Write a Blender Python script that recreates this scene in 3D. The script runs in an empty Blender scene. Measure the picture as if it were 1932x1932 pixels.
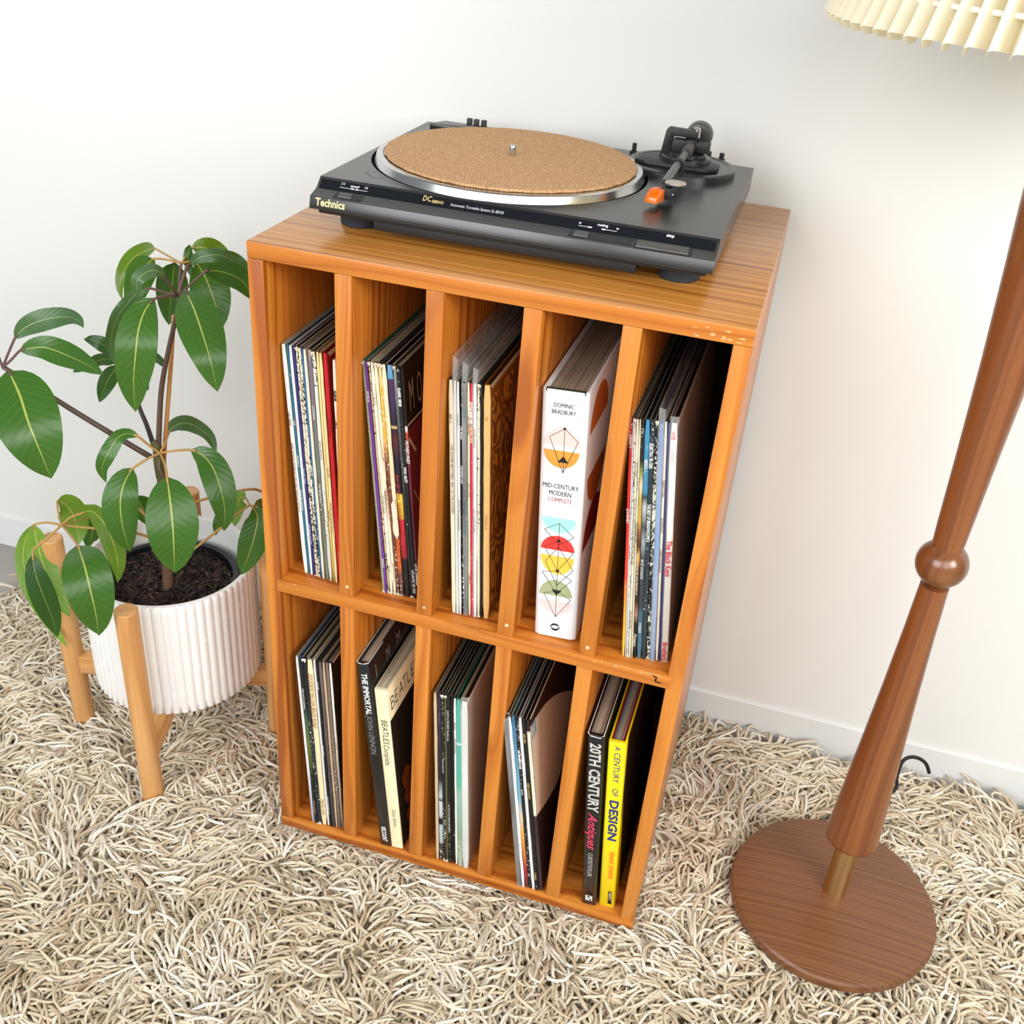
import bpy, bmesh, math, random
import numpy as np
from mathutils import Vector, Matrix, noise
PI = math.pi
random.seed(7)
SC = bpy.context.scene
COL = SC.collection

# ------------------------------------------------------------------ camera
F_PX = 1978.4038
ROT = ((0.95408, 0.29061, 0.0726), (0.21264, -0.48637, -0.84748), (-0.21098, 0.82401, -0.52583))  # right, down, forward
CAMP = Vector((0.56518, -0.97385, 1.25677))
_r, _d, _f = [Vector(v).normalized() for v in ROT]
cam = bpy.data.cameras.new('camera'); camo = bpy.data.objects.new('camera', cam); COL.objects.link(camo)
M = Matrix.Identity(4)
for i in range(3):
    M[i][0] = _r[i]; M[i][1] = -_d[i]; M[i][2] = -_f[i]; M[i][3] = CAMP[i]
camo.matrix_world = M
cam.sensor_width = 36; cam.lens = F_PX / 1932 * 36; cam.clip_start = .05
SC.camera = camo

def ray(u, v):
    return (_r * ((u - 966) / F_PX) + _d * ((v - 966) / F_PX) + _f)
def at(u, v, y):
    "the point of the vertical plane at depth y that lies on the sight line of pixel u, v"
    d = ray(u, v); return CAMP + d * ((y - CAMP.y) / d.y)

# ------------------------------------------------------------------ light
w = bpy.data.worlds.new('World'); SC.world = w; w.use_nodes = True
bg = w.node_tree.nodes['Background']; bg.inputs[0].default_value = (.93, .96, 1.0, 1); bg.inputs[1].default_value = .30

def area(name, loc, target, sx, sy, power, col):
    l = bpy.data.lights.new(name, 'AREA'); l.shape = 'RECTANGLE'; l.size = sx; l.size_y = sy; l.energy = power; l.color = col
    o = bpy.data.objects.new(name, l); COL.objects.link(o); o.location = loc
    o.rotation_euler = (Vector(target) - Vector(loc)).to_track_quat('-Z', 'Y').to_euler()
area('window_light', (2.15, -1.25, 1.75), (.2, .15, .45), .8, .9, 36, (1.0, .99, .94))
area('window_light_broad', (-1.1, -2.8, 1.95), (.0, .3, .35), 2.4, 1.7, 84, (.96, .985, 1.0))
area('window_light_high', (1.5, -2.7, 2.15), (.9, .3, .35), 2.0, 1.7, 46, (.985, .995, 1.0))  # added fill lamp, no window of its own, brightens the wall on the right
SC.view_settings.view_transform = 'Standard'; SC.view_settings.look = 'None'
SC.view_settings.exposure = 0.0; SC.view_settings.gamma = 1; SC.view_settings.use_curve_mapping = False

# ------------------------------------------------------------------ material helpers
def srgb(*c):
    return tuple((x / 12.92 if x <= .04045 else ((x + .055) / 1.055) ** 2.4) for x in [v / 255 for v in c]) + (1,)
class NT:
    def __init__(s, name):
        s.m = bpy.data.materials.new(name); s.m.use_nodes = True; s.t = s.m.node_tree; s.n = s.t.nodes; s.b = s.n['Principled BSDF']
    def new(s, t, **k):
        n = s.n.new(t)
        for a, b in k.items(): setattr(n, a, b)
        return n
    def link(s, a, b): s.t.links.new(a, b)
    def val(s, n, i, v):
        if isinstance(v, bpy.types.NodeSocket): s.link(v, n.inputs[i])
        else: n.inputs[i].default_value = v
    def math(s, op, a, b=0.0, c=None):
        n = s.new('ShaderNodeMath', operation=op); s.val(n, 0, a); s.val(n, 1, b)
        if c is not None: s.val(n, 2, c)
        return n.outputs[0]
    def vmul(s, a, v):
        n = s.new('ShaderNodeVectorMath', operation='MULTIPLY'); s.val(n, 0, a); n.inputs[1].default_value = v; return n.outputs[0]
    def vadd(s, a, v):
        n = s.new('ShaderNodeVectorMath', operation='ADD'); s.val(n, 0, a); n.inputs[1].default_value = v; return n.outputs[0]
    def coord(s, which='Object'): return s.new('ShaderNodeTexCoord').outputs[which]
    def noise(s, vec, scale, detail=3, rough=.5):
        n = s.new('ShaderNodeTexNoise'); s.link(vec, n.inputs['Vector']); n.inputs['Scale'].default_value = scale
        n.inputs['Detail'].default_value = detail; n.inputs['Roughness'].default_value = rough; return n.outputs[0]
    def ramp(s, fac, stops, interp='LINEAR'):
        n = s.new('ShaderNodeValToRGB'); s.link(fac, n.inputs[0]); e = n.color_ramp.elements; n.color_ramp.interpolation = interp
        while len(e) < len(stops): e.new(.5)
        for i, (p, c) in enumerate(stops): e[i].position = p; e[i].color = c if len(c) == 4 else tuple(c) + (1,)
        return n.outputs[0]
    def mix(s, fac, a, b, mode='MIX'):
        n = s.new('ShaderNodeMix', data_type='RGBA', blend_type=mode); s.val(n, 0, fac); s.val(n, 6, a); s.val(n, 7, b); return n.outputs[2]
    def bump(s, h, strength=.3, dist=.001):
        n = s.new('ShaderNodeBump'); s.link(h, n.inputs['Height']); n.inputs['Strength'].default_value = strength; n.inputs['Distance'].default_value = dist
        s.link(n.outputs[0], s.b.inputs['Normal'])
    def set(s, **k):
        for a, v in k.items(): s.val(s.b, {'col': 'Base Color', 'rough': 'Roughness', 'metal': 'Metallic', 'spec': 'Specular IOR Level',
                 'coat': 'Coat Weight', 'alpha': 'Alpha', 'trans': 'Transmission Weight', 'sss': 'Subsurface Weight'}.get(a, a), v)
        return s.m

def plain(name, rgb, rough=.5, metal=0, spec=.5, var=.06, nscale=60, bump=0, coat=0):
    t = NT(name); o = t.coord(); n = t.noise(o, nscale, 3)
    c = srgb(*rgb); dk = tuple(x * (1 - var * 2.2) for x in c[:3]) + (1,)
    t.set(col=t.mix(n, dk, c), rough=rough, metal=metal, spec=spec, coat=coat)
    if bump: t.bump(t.noise(o, nscale * 4, 3), bump, .001)
    return t.m

def wood(name, light, mid, dark, axis='X', ring=.008, pith=(.12, .1), seed=0, rough=.35, fiber=.25, wob=.018, coat=.25, blotch=None, contrast=1.):
    t = NT(name); o = t.coord(); ai = 'XYZ'.index(axis)
    m = [1, 1, 1]; m[ai] = 0
    st = [7, 7, 7]; st[ai] = 1.6
    off = [0, 0, 0]; q = [i for i in range(3) if i != ai]; off[q[0]] = pith[0]; off[q[1]] = pith[1]
    os = t.vadd(o, (seed * .37, seed * .61, seed * .53))
    n1 = t.noise(t.vmul(os, st), 1.0, 2, .5)
    ln = t.new('ShaderNodeVectorMath', operation='LENGTH'); t.link(t.vadd(t.vmul(o, m), off), ln.inputs[0])
    r = t.math('ADD', ln.outputs['Value'], t.math('MULTIPLY', n1, wob * 4))
    L, Mi, D = srgb(*light), srgb(*mid), srgb(*dark)
    D = tuple(D[i] * contrast + Mi[i] * (1 - contrast) for i in range(4))
    rr = t.math('MULTIPLY', r, 1 / ring)
    nr = t.new('ShaderNodeTexNoise', noise_dimensions='1D'); t.link(rr, nr.inputs['W']); nr.inputs['Scale'].default_value = .9; nr.inputs['Detail'].default_value = 3
    c = t.ramp(nr.outputs[0], [(.30, D), (.45, Mi), (.62, L)])
    fr = t.math('FRACT', rr)
    c = t.mix(t.math('MULTIPLY', t.ramp(fr, [(0, (0,) * 3), (.5, (.08,) * 3), (.86, (1,) * 3), (1, (0,) * 3)]), t.ramp(nr.outputs[0], [(.4, (.5,) * 3), (.6, (.12,) * 3)])), c, D)
    sf = [260, 260, 260]; sf[ai] = 5
    nf = t.noise(t.vmul(os, sf), 1.0, 3, .6)
    c = t.mix(t.ramp(nf, [(.35, (fiber,) * 3), (.65, (0,) * 3)]), c, D)
    sb = [9, 9, 9]; sb[ai] = 2.5
    nb = t.noise(t.vmul(os, sb), 1.0, 2)
    c = t.mix(t.ramp(nb, [(.4, (.0,) * 3), (.75, (.32,) * 3)]), c, Mi)
    if blotch:
        bn = t.noise(t.vmul(os, [x * blotch[0] / 9 for x in sb]), 1.0, 2)
        c = t.mix(t.ramp(bn, [(.57, (0,) * 3), (.62, (blotch[2],) * 3)]), c, srgb(*blotch[1]))
    t.set(col=c, rough=rough, coat=coat); t.b.inputs['Coat Roughness'].default_value = .18
    t.bump(nf, .06, .0006)
    return t.m

# ------------------------------------------------------------------ object helpers
def tag(o, label=None, cat=None, group=None, kind=None):
    if label: o['label'] = label
    if cat: o['category'] = cat
    if group: o['group'] = group
    if kind: o['kind'] = kind
    return o
def thing(name, label, cat, loc=(0, 0, 0), rot=(0, 0, 0), group=None):
    o = bpy.data.objects.new(name, None); COL.objects.link(o); o.location = loc; o.rotation_euler = rot; o.empty_display_size = .02
    return tag(o, label, cat, group)
def mesh(name, verts, faces, mat, parent=None, smooth=False, fm=None, angle=None, uv=None):
    me = bpy.data.meshes.new(name); me.from_pydata([tuple(v) for v in verts], [], faces)
    for mm in (mat if isinstance(mat, (list, tuple)) else [mat]): me.materials.append(mm)
    if fm: me.polygons.foreach_set('material_index', fm)
    if smooth: me.polygons.foreach_set('use_smooth', [True] * len(me.polygons))
    if uv is not None:
        l = me.uv_layers.new(name='UVMap')
        for p in me.polygons:
            for li in p.loop_indices: l.data[li].uv = uv[me.loops[li].vertex_index]
    me.update()
    if smooth and angle: me.set_sharp_from_angle(angle=angle)
    o = bpy.data.objects.new(name, me); COL.objects.link(o)
    if parent: o.parent = parent
    return o
class G:
    "collects simple shapes into one mesh"
    def __init__(s): s.v = []; s.f = []; s.m = []
    def add(s, v, f, mi=0):
        k = len(s.v); s.v += [tuple(p) for p in v]; s.f += [tuple(i + k for i in q) for q in f]; s.m += [mi] * len(f); return s
    def box(s, x0, x1, y0, y1, z0, z1, mi=0, mtx=None):
        v = [Vector((x, y, z)) for x in (x0, x1) for y in (y0, y1) for z in (z0, z1)]
        if mtx: v = [mtx @ p for p in v]
        return s.add(v, [(0, 1, 3, 2), (4, 6, 7, 5), (0, 4, 5, 1), (2, 3, 7, 6), (0, 2, 6, 4), (1, 5, 7, 3)], mi)
    def lathe(s, prof, c=(0, 0), n=40, mi=0, cap=True, mtx=None, fn=None):
        v = []
        for r, z in prof:
            for i in range(n):
                a = 2 * PI * i / n; rr = r if fn is None else fn(r, a, z)
                v.append(Vector((c[0] + rr * math.cos(a), c[1] + rr * math.sin(a), z)))
        if mtx: v = [mtx @ p for p in v]
        f = [(j * n + i, j * n + (i + 1) % n, (j + 1) * n + (i + 1) % n, (j + 1) * n + i) for j in range(len(prof) - 1) for i in range(n)]
        if cap:
            f.append(tuple(range(n))[::-1]); f.append(tuple((len(prof) - 1) * n + i for i in range(n)))
        return s.add(v, f, mi)
    def cyl(s, p0, p1, r0, r1=None, n=16, mi=0):
        p0 = Vector(p0); p1 = Vector(p1); d = p1 - p0; q = d.to_track_quat('Z', 'Y').to_matrix().to_4x4()
        return s.lathe([(r0, 0), (r1 if r1 is not None else r0, d.length)], n=n, mi=mi, mtx=Matrix.Translation(p0) @ q)
    def tube(s, pts, r, n=8, mi=0, cap=True):
        pts = [Vector(p) for p in pts]; rs = r if isinstance(r, (list, tuple)) else [r] * len(pts)
        v = []; up = None
        for i, p in enumerate(pts):
            t = (pts[min(i + 1, len(pts) - 1)] - pts[max(i - 1, 0)]).normalized()
            if up is None: up = t.orthogonal().normalized()
            up = (up - t * up.dot(t)).normalized(); b = t.cross(up)
            for k in range(n):
                a = 2 * PI * k / n; v.append(p + (up * math.cos(a) + b * math.sin(a)) * rs[i])
        f = [(j * n + i, j * n + (i + 1) % n, (j + 1) * n + (i + 1) % n, (j + 1) * n + i) for j in range(len(pts) - 1) for i in range(n)]
        if cap: f.append(tuple(range(n))[::-1]); f.append(tuple((len(pts) - 1) * n + i for i in range(n)))
        return s.add(v, f, mi)
    def prism(s, poly, h0, h1, axis='X', mi=0, mtx=None):
        "poly in the plane across the axis, pushed from h0 to h1"
        n = len(poly)
        def P(a, b, h): return Vector({'X': (h, a, b), 'Y': (a, h, b), 'Z': (a, b, h)}[axis])
        v = [P(a, b, h0) for a, b in poly] + [P(a, b, h1) for a, b in poly]
        if mtx: v = [mtx @ p for p in v]
        f = [(i, (i + 1) % n, n + (i + 1) % n, n + i) for i in range(n)] + [tuple(range(n))[::-1], tuple(range(n, 2 * n))]
        return s.add(v, f, mi)
    def obj(s, name, mat, parent=None, smooth=False, angle=.7, bevel=0, seg=2, uv=None):
        me_o = mesh(name, s.v, s.f, mat, parent, smooth, s.m if isinstance(mat, (list, tuple)) else None, None)
        me = me_o.data
        bm = bmesh.new(); bm.from_mesh(me); bmesh.ops.recalc_face_normals(bm, faces=bm.faces)
        if bevel:
            es = [e for e in bm.edges if len(e.link_faces) == 2 and e.calc_face_angle(0) > .5]
            bmesh.ops.bevel(bm, geom=es, offset=bevel, segments=seg, profile=.5, affect='EDGES', clamp_overlap=True)
            for f in bm.faces: f.smooth = True
        bm.to_mesh(me); bm.free()
        if bevel or smooth: me.set_sharp_from_angle(angle=angle)
        return me_o
def box(name, x0, x1, y0, y1, z0, z1, mat, parent=None, bevel=0, seg=2):
    return G().box(x0, x1, y0, y1, z0, z1).obj(name, mat, parent, bevel=bevel, seg=seg)

def smoothpts(pts, n=6):
    pts = [Vector(p) for p in pts]; out = []
    for i in range(len(pts) - 1):
        a, b, c, d = pts[max(i - 1, 0)], pts[i], pts[i + 1], pts[min(i + 2, len(pts) - 1)]
        for k in range(n):
            t = k / n; out.append(.5 * ((2 * b) + (c - a) * t + (2 * a - 5 * b + 4 * c - d) * t * t + (3 * b - a - 3 * c + d) * t ** 3))
    return out + [pts[-1]]
# lettering: all text requests are turned into meshes at the end in one go
TEXTS = {}
def text(parent, body, size, org, xd, yd, mat, bold=0., shear=0., ax='LEFT', sx=1., name='lettering', ay='CENTER', space=1., fit=0):
    TEXTS.setdefault((parent.name, name), []).append((parent, body, size, Vector(org), Vector(xd), Vector(yd), mat, bold, shear, ax, sx, ay, space, fit))
def build_texts():
    reqs = []
    for key, lst in TEXTS.items():
        for q in lst:
            cu = bpy.data.curves.new('t', 'FONT'); cu.body = q[1]; cu.size = q[2]; cu.offset = q[7]; cu.shear = q[8]; cu.align_x = q[9]; cu.align_y = q[11]
            cu.resolution_u = 2; cu.space_character = q[12]; cu.extrude = 0
            o = bpy.data.objects.new('t', cu); COL.objects.link(o); reqs.append((key, q, o))
    bpy.context.view_layer.update(); dg = bpy.context.evaluated_depsgraph_get()
    groups = {}
    for key, q, o in reqs:
        me = bpy.data.meshes.new_from_object(o.evaluated_get(dg))
        X = q[4].normalized(); Y = q[5].normalized(); sx = q[10]
        if q[13] and len(me.vertices): xs = [p.co.x for p in me.vertices]; sx = q[13] / (max(xs) - min(xs))
        v = [q[3] + X * (p.co.x * sx) + Y * p.co.y for p in me.vertices]
        g = groups.setdefault(key, [q[0], [], [], [], []])
        k = len(g[1]); g[1] += v; g[2] += [tuple(i + k for i in p.vertices) for p in me.polygons]
        if q[6] not in g[4]: g[4].append(q[6])
        g[3] += [g[4].index(q[6])] * len(me.polygons)
        bpy.data.meshes.remove(me); cu = o.data; bpy.data.objects.remove(o); bpy.data.curves.remove(cu)
    for (pn, name), (par, v, f, mi, mats) in groups.items():
        mesh(name, v, f, mats, par, fm=mi)

# ------------------------------------------------------------------ dimensions
W, H, D, T = .54, .8958, .463, .0190
ZS = .4593; DIV = (.1015, .2046, .3098, .4120); TD = .0198
YW = .496; ZF = -.030

# ------------------------------------------------------------------ room shell
def wall_mat():
    t = NT('painted_wall'); o = t.coord()
    n = t.noise(o, 3, 4); n2 = t.noise(o, 180, 2)
    c = t.mix(n, srgb(229, 230, 227), srgb(236, 236, 233))
    sc = t.noise(t.vmul(o, (14, 1, 30)), 1.0, 5, .7)          # little scuffs
    c = t.mix(t.ramp(sc, [(.70, (0,) * 3), (.74, (.25,) * 3)]), c, srgb(205, 204, 198))
    t.set(col=c, rough=.72, spec=.3); t.bump(n2, .12, .0006); return t.m
WALL = wall_mat()
tag(G().box(-2.6, 3.0, YW, YW + .1, ZF, 2.6).obj('wall_back', WALL), kind='structure')
BASE = plain('painted_baseboard', (233, 235, 235), .6, var=.02, nscale=8)
tag(G().prism([(YW, ZF), (YW - .005, ZF), (YW - .005, .0412), (YW - .0035, .0425), (YW, .0425)], -2.6, 3.0).obj('baseboard_back', BASE), kind='structure')
def concrete():
    t = NT('concrete'); o = t.coord()
    c = t.ramp(t.noise(o, 4, 6, .6), [(.3, srgb(150, 146, 138)), (.7, srgb(182, 178, 170))])
    c = t.mix(t.ramp(t.noise(o, 40, 3), [(.66, (0,) * 3), (.7, (.6,) * 3)]), c, srgb(212, 205, 195))
    t.set(col=c, rough=.75); t.bump(t.noise(o, 90, 4), .2, .001); return t.m
tag(G().box(-2.6, 3.0, -3.2, YW, ZF - .1, ZF).obj('floor', concrete()), kind='structure')

# ------------------------------------------------------------------ record cabinet
P_L, P_M, P_D = (216, 138, 54), (200, 118, 38), (154, 78, 22)
S_L, S_M, S_D = (212, 148, 72), (194, 126, 50), (150, 88, 28)
def pine(axis, seed, pith, tone=0, **k):
    c = [(P_L, P_M, P_D), (S_L, S_M, S_D)][tone]
    return wood('orange_pine_%d' % seed, *c, axis=axis, pith=pith, seed=seed, **k)
cab = thing('record_cabinet', 'orange pine record cabinet with two rows of five slots', 'cabinet')
tp = box('top_panel', 0, W, 0, D, H - T, H, pine('X', 1, (.05, -H + .115), 1, ring=.0075, wob=.008, rough=.3), cab, .0018)
tp.data.materials.append(pine('X', 6, (.08, -H - .05), 0, ring=.010, wob=.014))       # the front edge has kept its orange stain
for p in tp.data.polygons:
    if p.normal.y < -.7: p.material_index = 1
box('bottom_panel', 0, W, .0, D, 0, T, pine('X', 2, (.10, -.09), 0, ring=.011, rough=.38), cab, .0018)
box('side_panel', 0, T, .0, D, T, H - T, pine('Z', 3, (.05, -.10), 0, ring=.010), cab, .0012)
box('side_panel', W - T, W, .0, D, T, H - T, pine('Z', 4, (-W - .06, -.13), 0, ring=.011, blotch=(14, (170, 80, 20), .75)), cab, .0012)
box('shelf', T - .0045, W - T + .0045, -.0008, D - .01, ZS - T, ZS, pine('X', 5, (.09, -ZS - .07), 0, ring=.012), cab, .0012)
for i, x in enumerate(DIV):
    box('divider', x, x + TD, .0004, D - .01, ZS, H - T, pine('Z', 10 + i, (-x - .05 + .02 * i, .04 + .03 * i), 0, ring=.010 + .002 * (i % 2)), cab, .0008)
    box('divider', x, x + TD, .0004, D - .01, T, ZS - T, pine('Z', 20 + i, (-x + .03 - .02 * i, .05), 0, ring=.011), cab, .0008)
box('back_panel', T, W - T, D - .008, D - .001, T, H - T, plain('dark_hardboard', (62, 40, 24), .8), cab)
FILL = plain('pale_filler', (238, 208, 164), .6)
BLK = plain('black_ink', (16, 15, 15), .6, var=0)
for (x, z, r) in ((.1122, ZS + .0145, .0022), (.2150, ZS + .012, .0018), (.3212, ZS + .016, .0024), (.4222, ZS + .0125, .0024)):
    G().cyl((x, -.0002, z), (x, .002, z), r, n=12).obj('filler_dot', FILL, cab)
chips = G(); random.seed(3)
for _ in range(46):                                           # bare wood where the varnish has chipped along the shelf and top edges
    if random.random() < .55: x = random.uniform(.43, .517); z = ZS - abs(random.gauss(0, .0022)) - .0004; y = -.0011
    elif random.random() < .6: x = random.uniform(.47, .535); z = H - random.uniform(.001, .016); y = -.0003
    else: x = random.uniform(.02, .5); z = random.choice((ZS - .0008, H - .0012)); y = -.0011 if z < .6 else -.0003
    l = random.uniform(.001, .0045); h = random.uniform(.0003, .0012)
    chips.add([(x - l, y, z), (x, y, z - h), (x + l, y, z + random.uniform(-.0006, .0006)), (x + .2 * l, y, z + h)], [(0, 1, 2, 3)])
chips.obj('varnish_chip', plain('bare_pine', (240, 184, 120), .5), cab)['kind'] = 'stuff'
mk = G()                                                      # black pen mark on the right end of the shelf
for a, b in (((.5040, ZS - .0042), (.5085, ZS - .0050)), ((.5085, ZS - .0050), (.5075, ZS - .0115)), ((.5075, ZS - .0115), (.5145, ZS - .0122))):
    dx, dz = b[0] - a[0], b[1] - a[1]; l = math.hypot(dx, dz); nx, nz = -dz / l * .0009, dx / l * .0009
    mk.add([(a[0] - nx, -.0012, a[1] - nz), (b[0] - nx, -.0012, b[1] - nz), (b[0] + nx, -.0012, b[1] + nz), (a[0] + nx, -.0012, a[1] + nz)], [(0, 1, 2, 3)])
mk.obj('pen_mark', BLK, cab)

# ------------------------------------------------------------------ records
SX, SY = (0, 0, -1), (1, 0, 0)
INK = {}
def ink(rgb):
    if rgb not in INK: INK[rgb] = plain('printed_ink_%02x%02x%02x' % rgb, rgb, .55, var=0)
    return INK[rgb]
CREAM, WHITE = (240, 228, 200), (240, 240, 236)
def spine_mat(stops, wear=0., wcol=(232, 222, 196), seed=0, rough=.42):
    """stops: [(height fraction from the bottom, colour)...] or one colour; wear: share of the spine rubbed to bare card"""
    t = NT('printed_spine'); o = t.coord('Object')
    if isinstance(stops[0], (int, float)): base = srgb(*stops)
    else:
        sp = t.new('ShaderNodeSeparateXYZ'); t.link(o, sp.inputs[0]); z = t.math('DIVIDE', sp.outputs[2], .315)
        base = t.ramp(z, [(p, srgb(*c)) for p, c in stops], 'LINEAR')
    os = t.vadd(o, (seed * .77, seed * .31, seed * .13))
    n = t.noise(t.vmul(os, (420, 300, 230)), 1.0, 4, .7)
    n3 = t.noise(t.vmul(os, (20, 20, 9)), 1.0, 2)
    th = .70 - .34 * wear
    mask = t.math('ADD', n, t.math('MULTIPLY', t.math('SUBTRACT', n3, .5), .5))
    c = t.mix(t.ramp(mask, [(th, (0,) * 3), (th + .03, (1,) * 3)]), base, srgb(*wcol))
    t.set(col=c, rough=rough); t.bump(n, .1, .0005); return t.m
def cover_mat(rgb, rough=.4): return plain('printed_cover', rgb, rough, var=.1, nscale=20)
CARD = plain('bare_card', (200, 188, 160), .8)
PLAST = NT('clear_plastic'); PLAST.set(col=srgb(226, 228, 226), rough=.22)
PLAST.set(alpha=PLAST.ramp(PLAST.noise(PLAST.vmul(PLAST.coord(), (60, 14, 9)), 1., 3), [(.35, (.10,) * 3), (.7, (.42,) * 3)])); PLAST = PLAST.m
NREC = 0
def record(xb, xt, th, z0, y, label, spine, wear=0., cover=(60, 58, 56), wcol=(232, 222, 196), h=.3135, plastic=False, texts=(), group=None, rise=.012, ytop=0):
    """one record sleeve leaning to the left: xb and xt are where the left edge of its spine stands and where it ends"""
    global NREC; NREC += 1
    rnd = random.Random(NREC * 17)
    tilt = math.atan2(xb - xt, h)
    r = thing('record_sleeve', label, 'record', (xb, y, z0 + .0004), (0, -tilt, 0), group)
    n = 16; v = []; f = []; fm = []; dp = .3135
    # across the spine: five points on a rounded front, then the two covers run back; the open top is a shallow groove, its floor painted black for the shade inside
    for k in range(n + 1):
        z = h * k / n; e = 1 if 0 < k < n else .7
        jl = .00018 * rnd.uniform(-1, 1) * (1 + 2 * wear); jr = .00018 * rnd.uniform(-1, 1); jy = .0003 * rnd.uniform(-1, 1) * (1 + wear)
        c = th / 2; a = th / 2 * e
        ring = [(c - a + .0001 + jl, dp), (c - a + jl, .0012 + jy), (c - a * .7, .0003 + jy), (c, jy), (c + a * .7, .0003 + jy), (c + a + jr, .0012 + jy), (c + a - .0001 + jr, dp)]
        v += [(x, q, z) for x, q in ring]
    m = 7
    for k in range(n):
        for i in range(m):
            j = (i + 1) % m
            f.append((k * m + i, k * m + j, (k + 1) * m + j, (k + 1) * m + i)); fm.append(0 if 1 <= i <= 4 else (2 if i == 6 else 1))
    f.append(tuple(range(m))[::-1]); fm.append(2)
    b = n * m; k0 = len(v); g = min(.0005, th * .2)
    v += [(g, dp, h), (g, .004, h), (th - g, .004, h), (th - g, dp, h), (g, dp, h - .006), (g, .008, h - .006), (th - g, .008, h - .006), (th - g, dp, h - .006)]
    f += [(b, b + 1, k0 + 1, k0), (b + 1, b + 2, b + 3, k0 + 1), (b + 3, k0 + 2, k0 + 1), (b + 3, b + 4, b + 5, k0 + 2), (b + 5, b + 6, k0 + 3, k0 + 2),
          (k0, k0 + 1, k0 + 5, k0 + 4), (k0 + 1, k0 + 2, k0 + 6, k0 + 5), (k0 + 2, k0 + 3, k0 + 7, k0 + 6), (k0 + 4, k0 + 5, k0 + 6, k0 + 7)]
    fm += [1, 1, 1, 1, 1, 2, 2, 2, 3]
    o = mesh('sleeve', v, f, [spine_mat(spine, wear, wcol, NREC), cover_mat(cover), CARD, BLK], r, fm=fm)
    if plastic:
        g2 = G(); e = .0004
        g2.add([(-e, dp, -.0), (-e, -.0012, 0), (th + e, -.0012, 0), (th + e, dp, 0), (-e, dp, h + rise), (-e, -.0012 + .004, h + rise), (th + e, .006, h + rise * .8), (th + e, dp, h + rise),
                (-e, -.0016, h * .98), (th + e, -.0016, h * .98)],
               [(0, 1, 8, 5, 4), (1, 2, 9, 8), (8, 9, 6, 5), (2, 3, 7, 6, 9)])
        g2.obj('plastic_cover', PLAST, r)
    for q in texts:
        body, frac, size, col = q[:4]; kw = q[4] if len(q) > 4 else {}
        text(r, body, size, (th / 2 + kw.get('dx', 0), -.0011 if plastic is False else -.0019, h * (1 - frac)), SX, SY, ink(col), bold=kw.get('bold', 0), shear=kw.get('shear', 0), sx=kw.get('sx', 1), fit=kw.get('len', 0))
    if wear >= .25:
        g3 = G(); fr = random.Random(NREC)
        for z, sg in ((.0006, 1), (h - .0006, -1)):
            for _ in range(7):
                cx, cy = fr.uniform(.1, .9) * th, fr.uniform(-.0010, .0010); a = fr.uniform(.0006, .0018); l = fr.uniform(.0015, .006) * sg
                g3.add([(cx - a, cy, z), (cx + a, cy - .0006, z), (cx + fr.uniform(-1, 1) * a, cy - .0009, z + l), (cx, cy - .0022, z + l * .3)], [(0, 1, 3), (1, 2, 3), (2, 0, 3), (0, 2, 1)])
        g3.obj('frayed_card', ink(wcol if sum(wcol) > 300 else (226, 220, 204)), r)['kind'] = 'stuff'
    r['th'] = th
    return r

def row(items, xt0, xt1, xb0, xb1, z0, y0, y1, group):
    tot = sum(i[0] for i in items); a = 0; out = []
    for k, it in enumerate(items):
        wgt, label, spine = it[:3]; kw = dict(it[3]) if len(it) > 3 else {}
        s0 = a / tot; a += wgt
        th = (xb1 - xb0) * wgt / tot - .00035
        xb = xb0 + (xb1 - xb0) * s0; xt = xt0 + (xt1 - xt0) * s0
        yy = y0 + (y1 - y0) * s0 + random.Random(k * 5 + int(xb * 1e4)).uniform(-.0012, .0012)
        out.append(record(xb, xt, th, z0, yy, label, spine, group=group, **kw))
    return out
BKK, DK = (22, 21, 22), (38, 36, 38)
K = (30, 28, 28)
GT = 'records leaning in the top row of slots'; GB = 'records leaning in the bottom row of slots'
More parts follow.
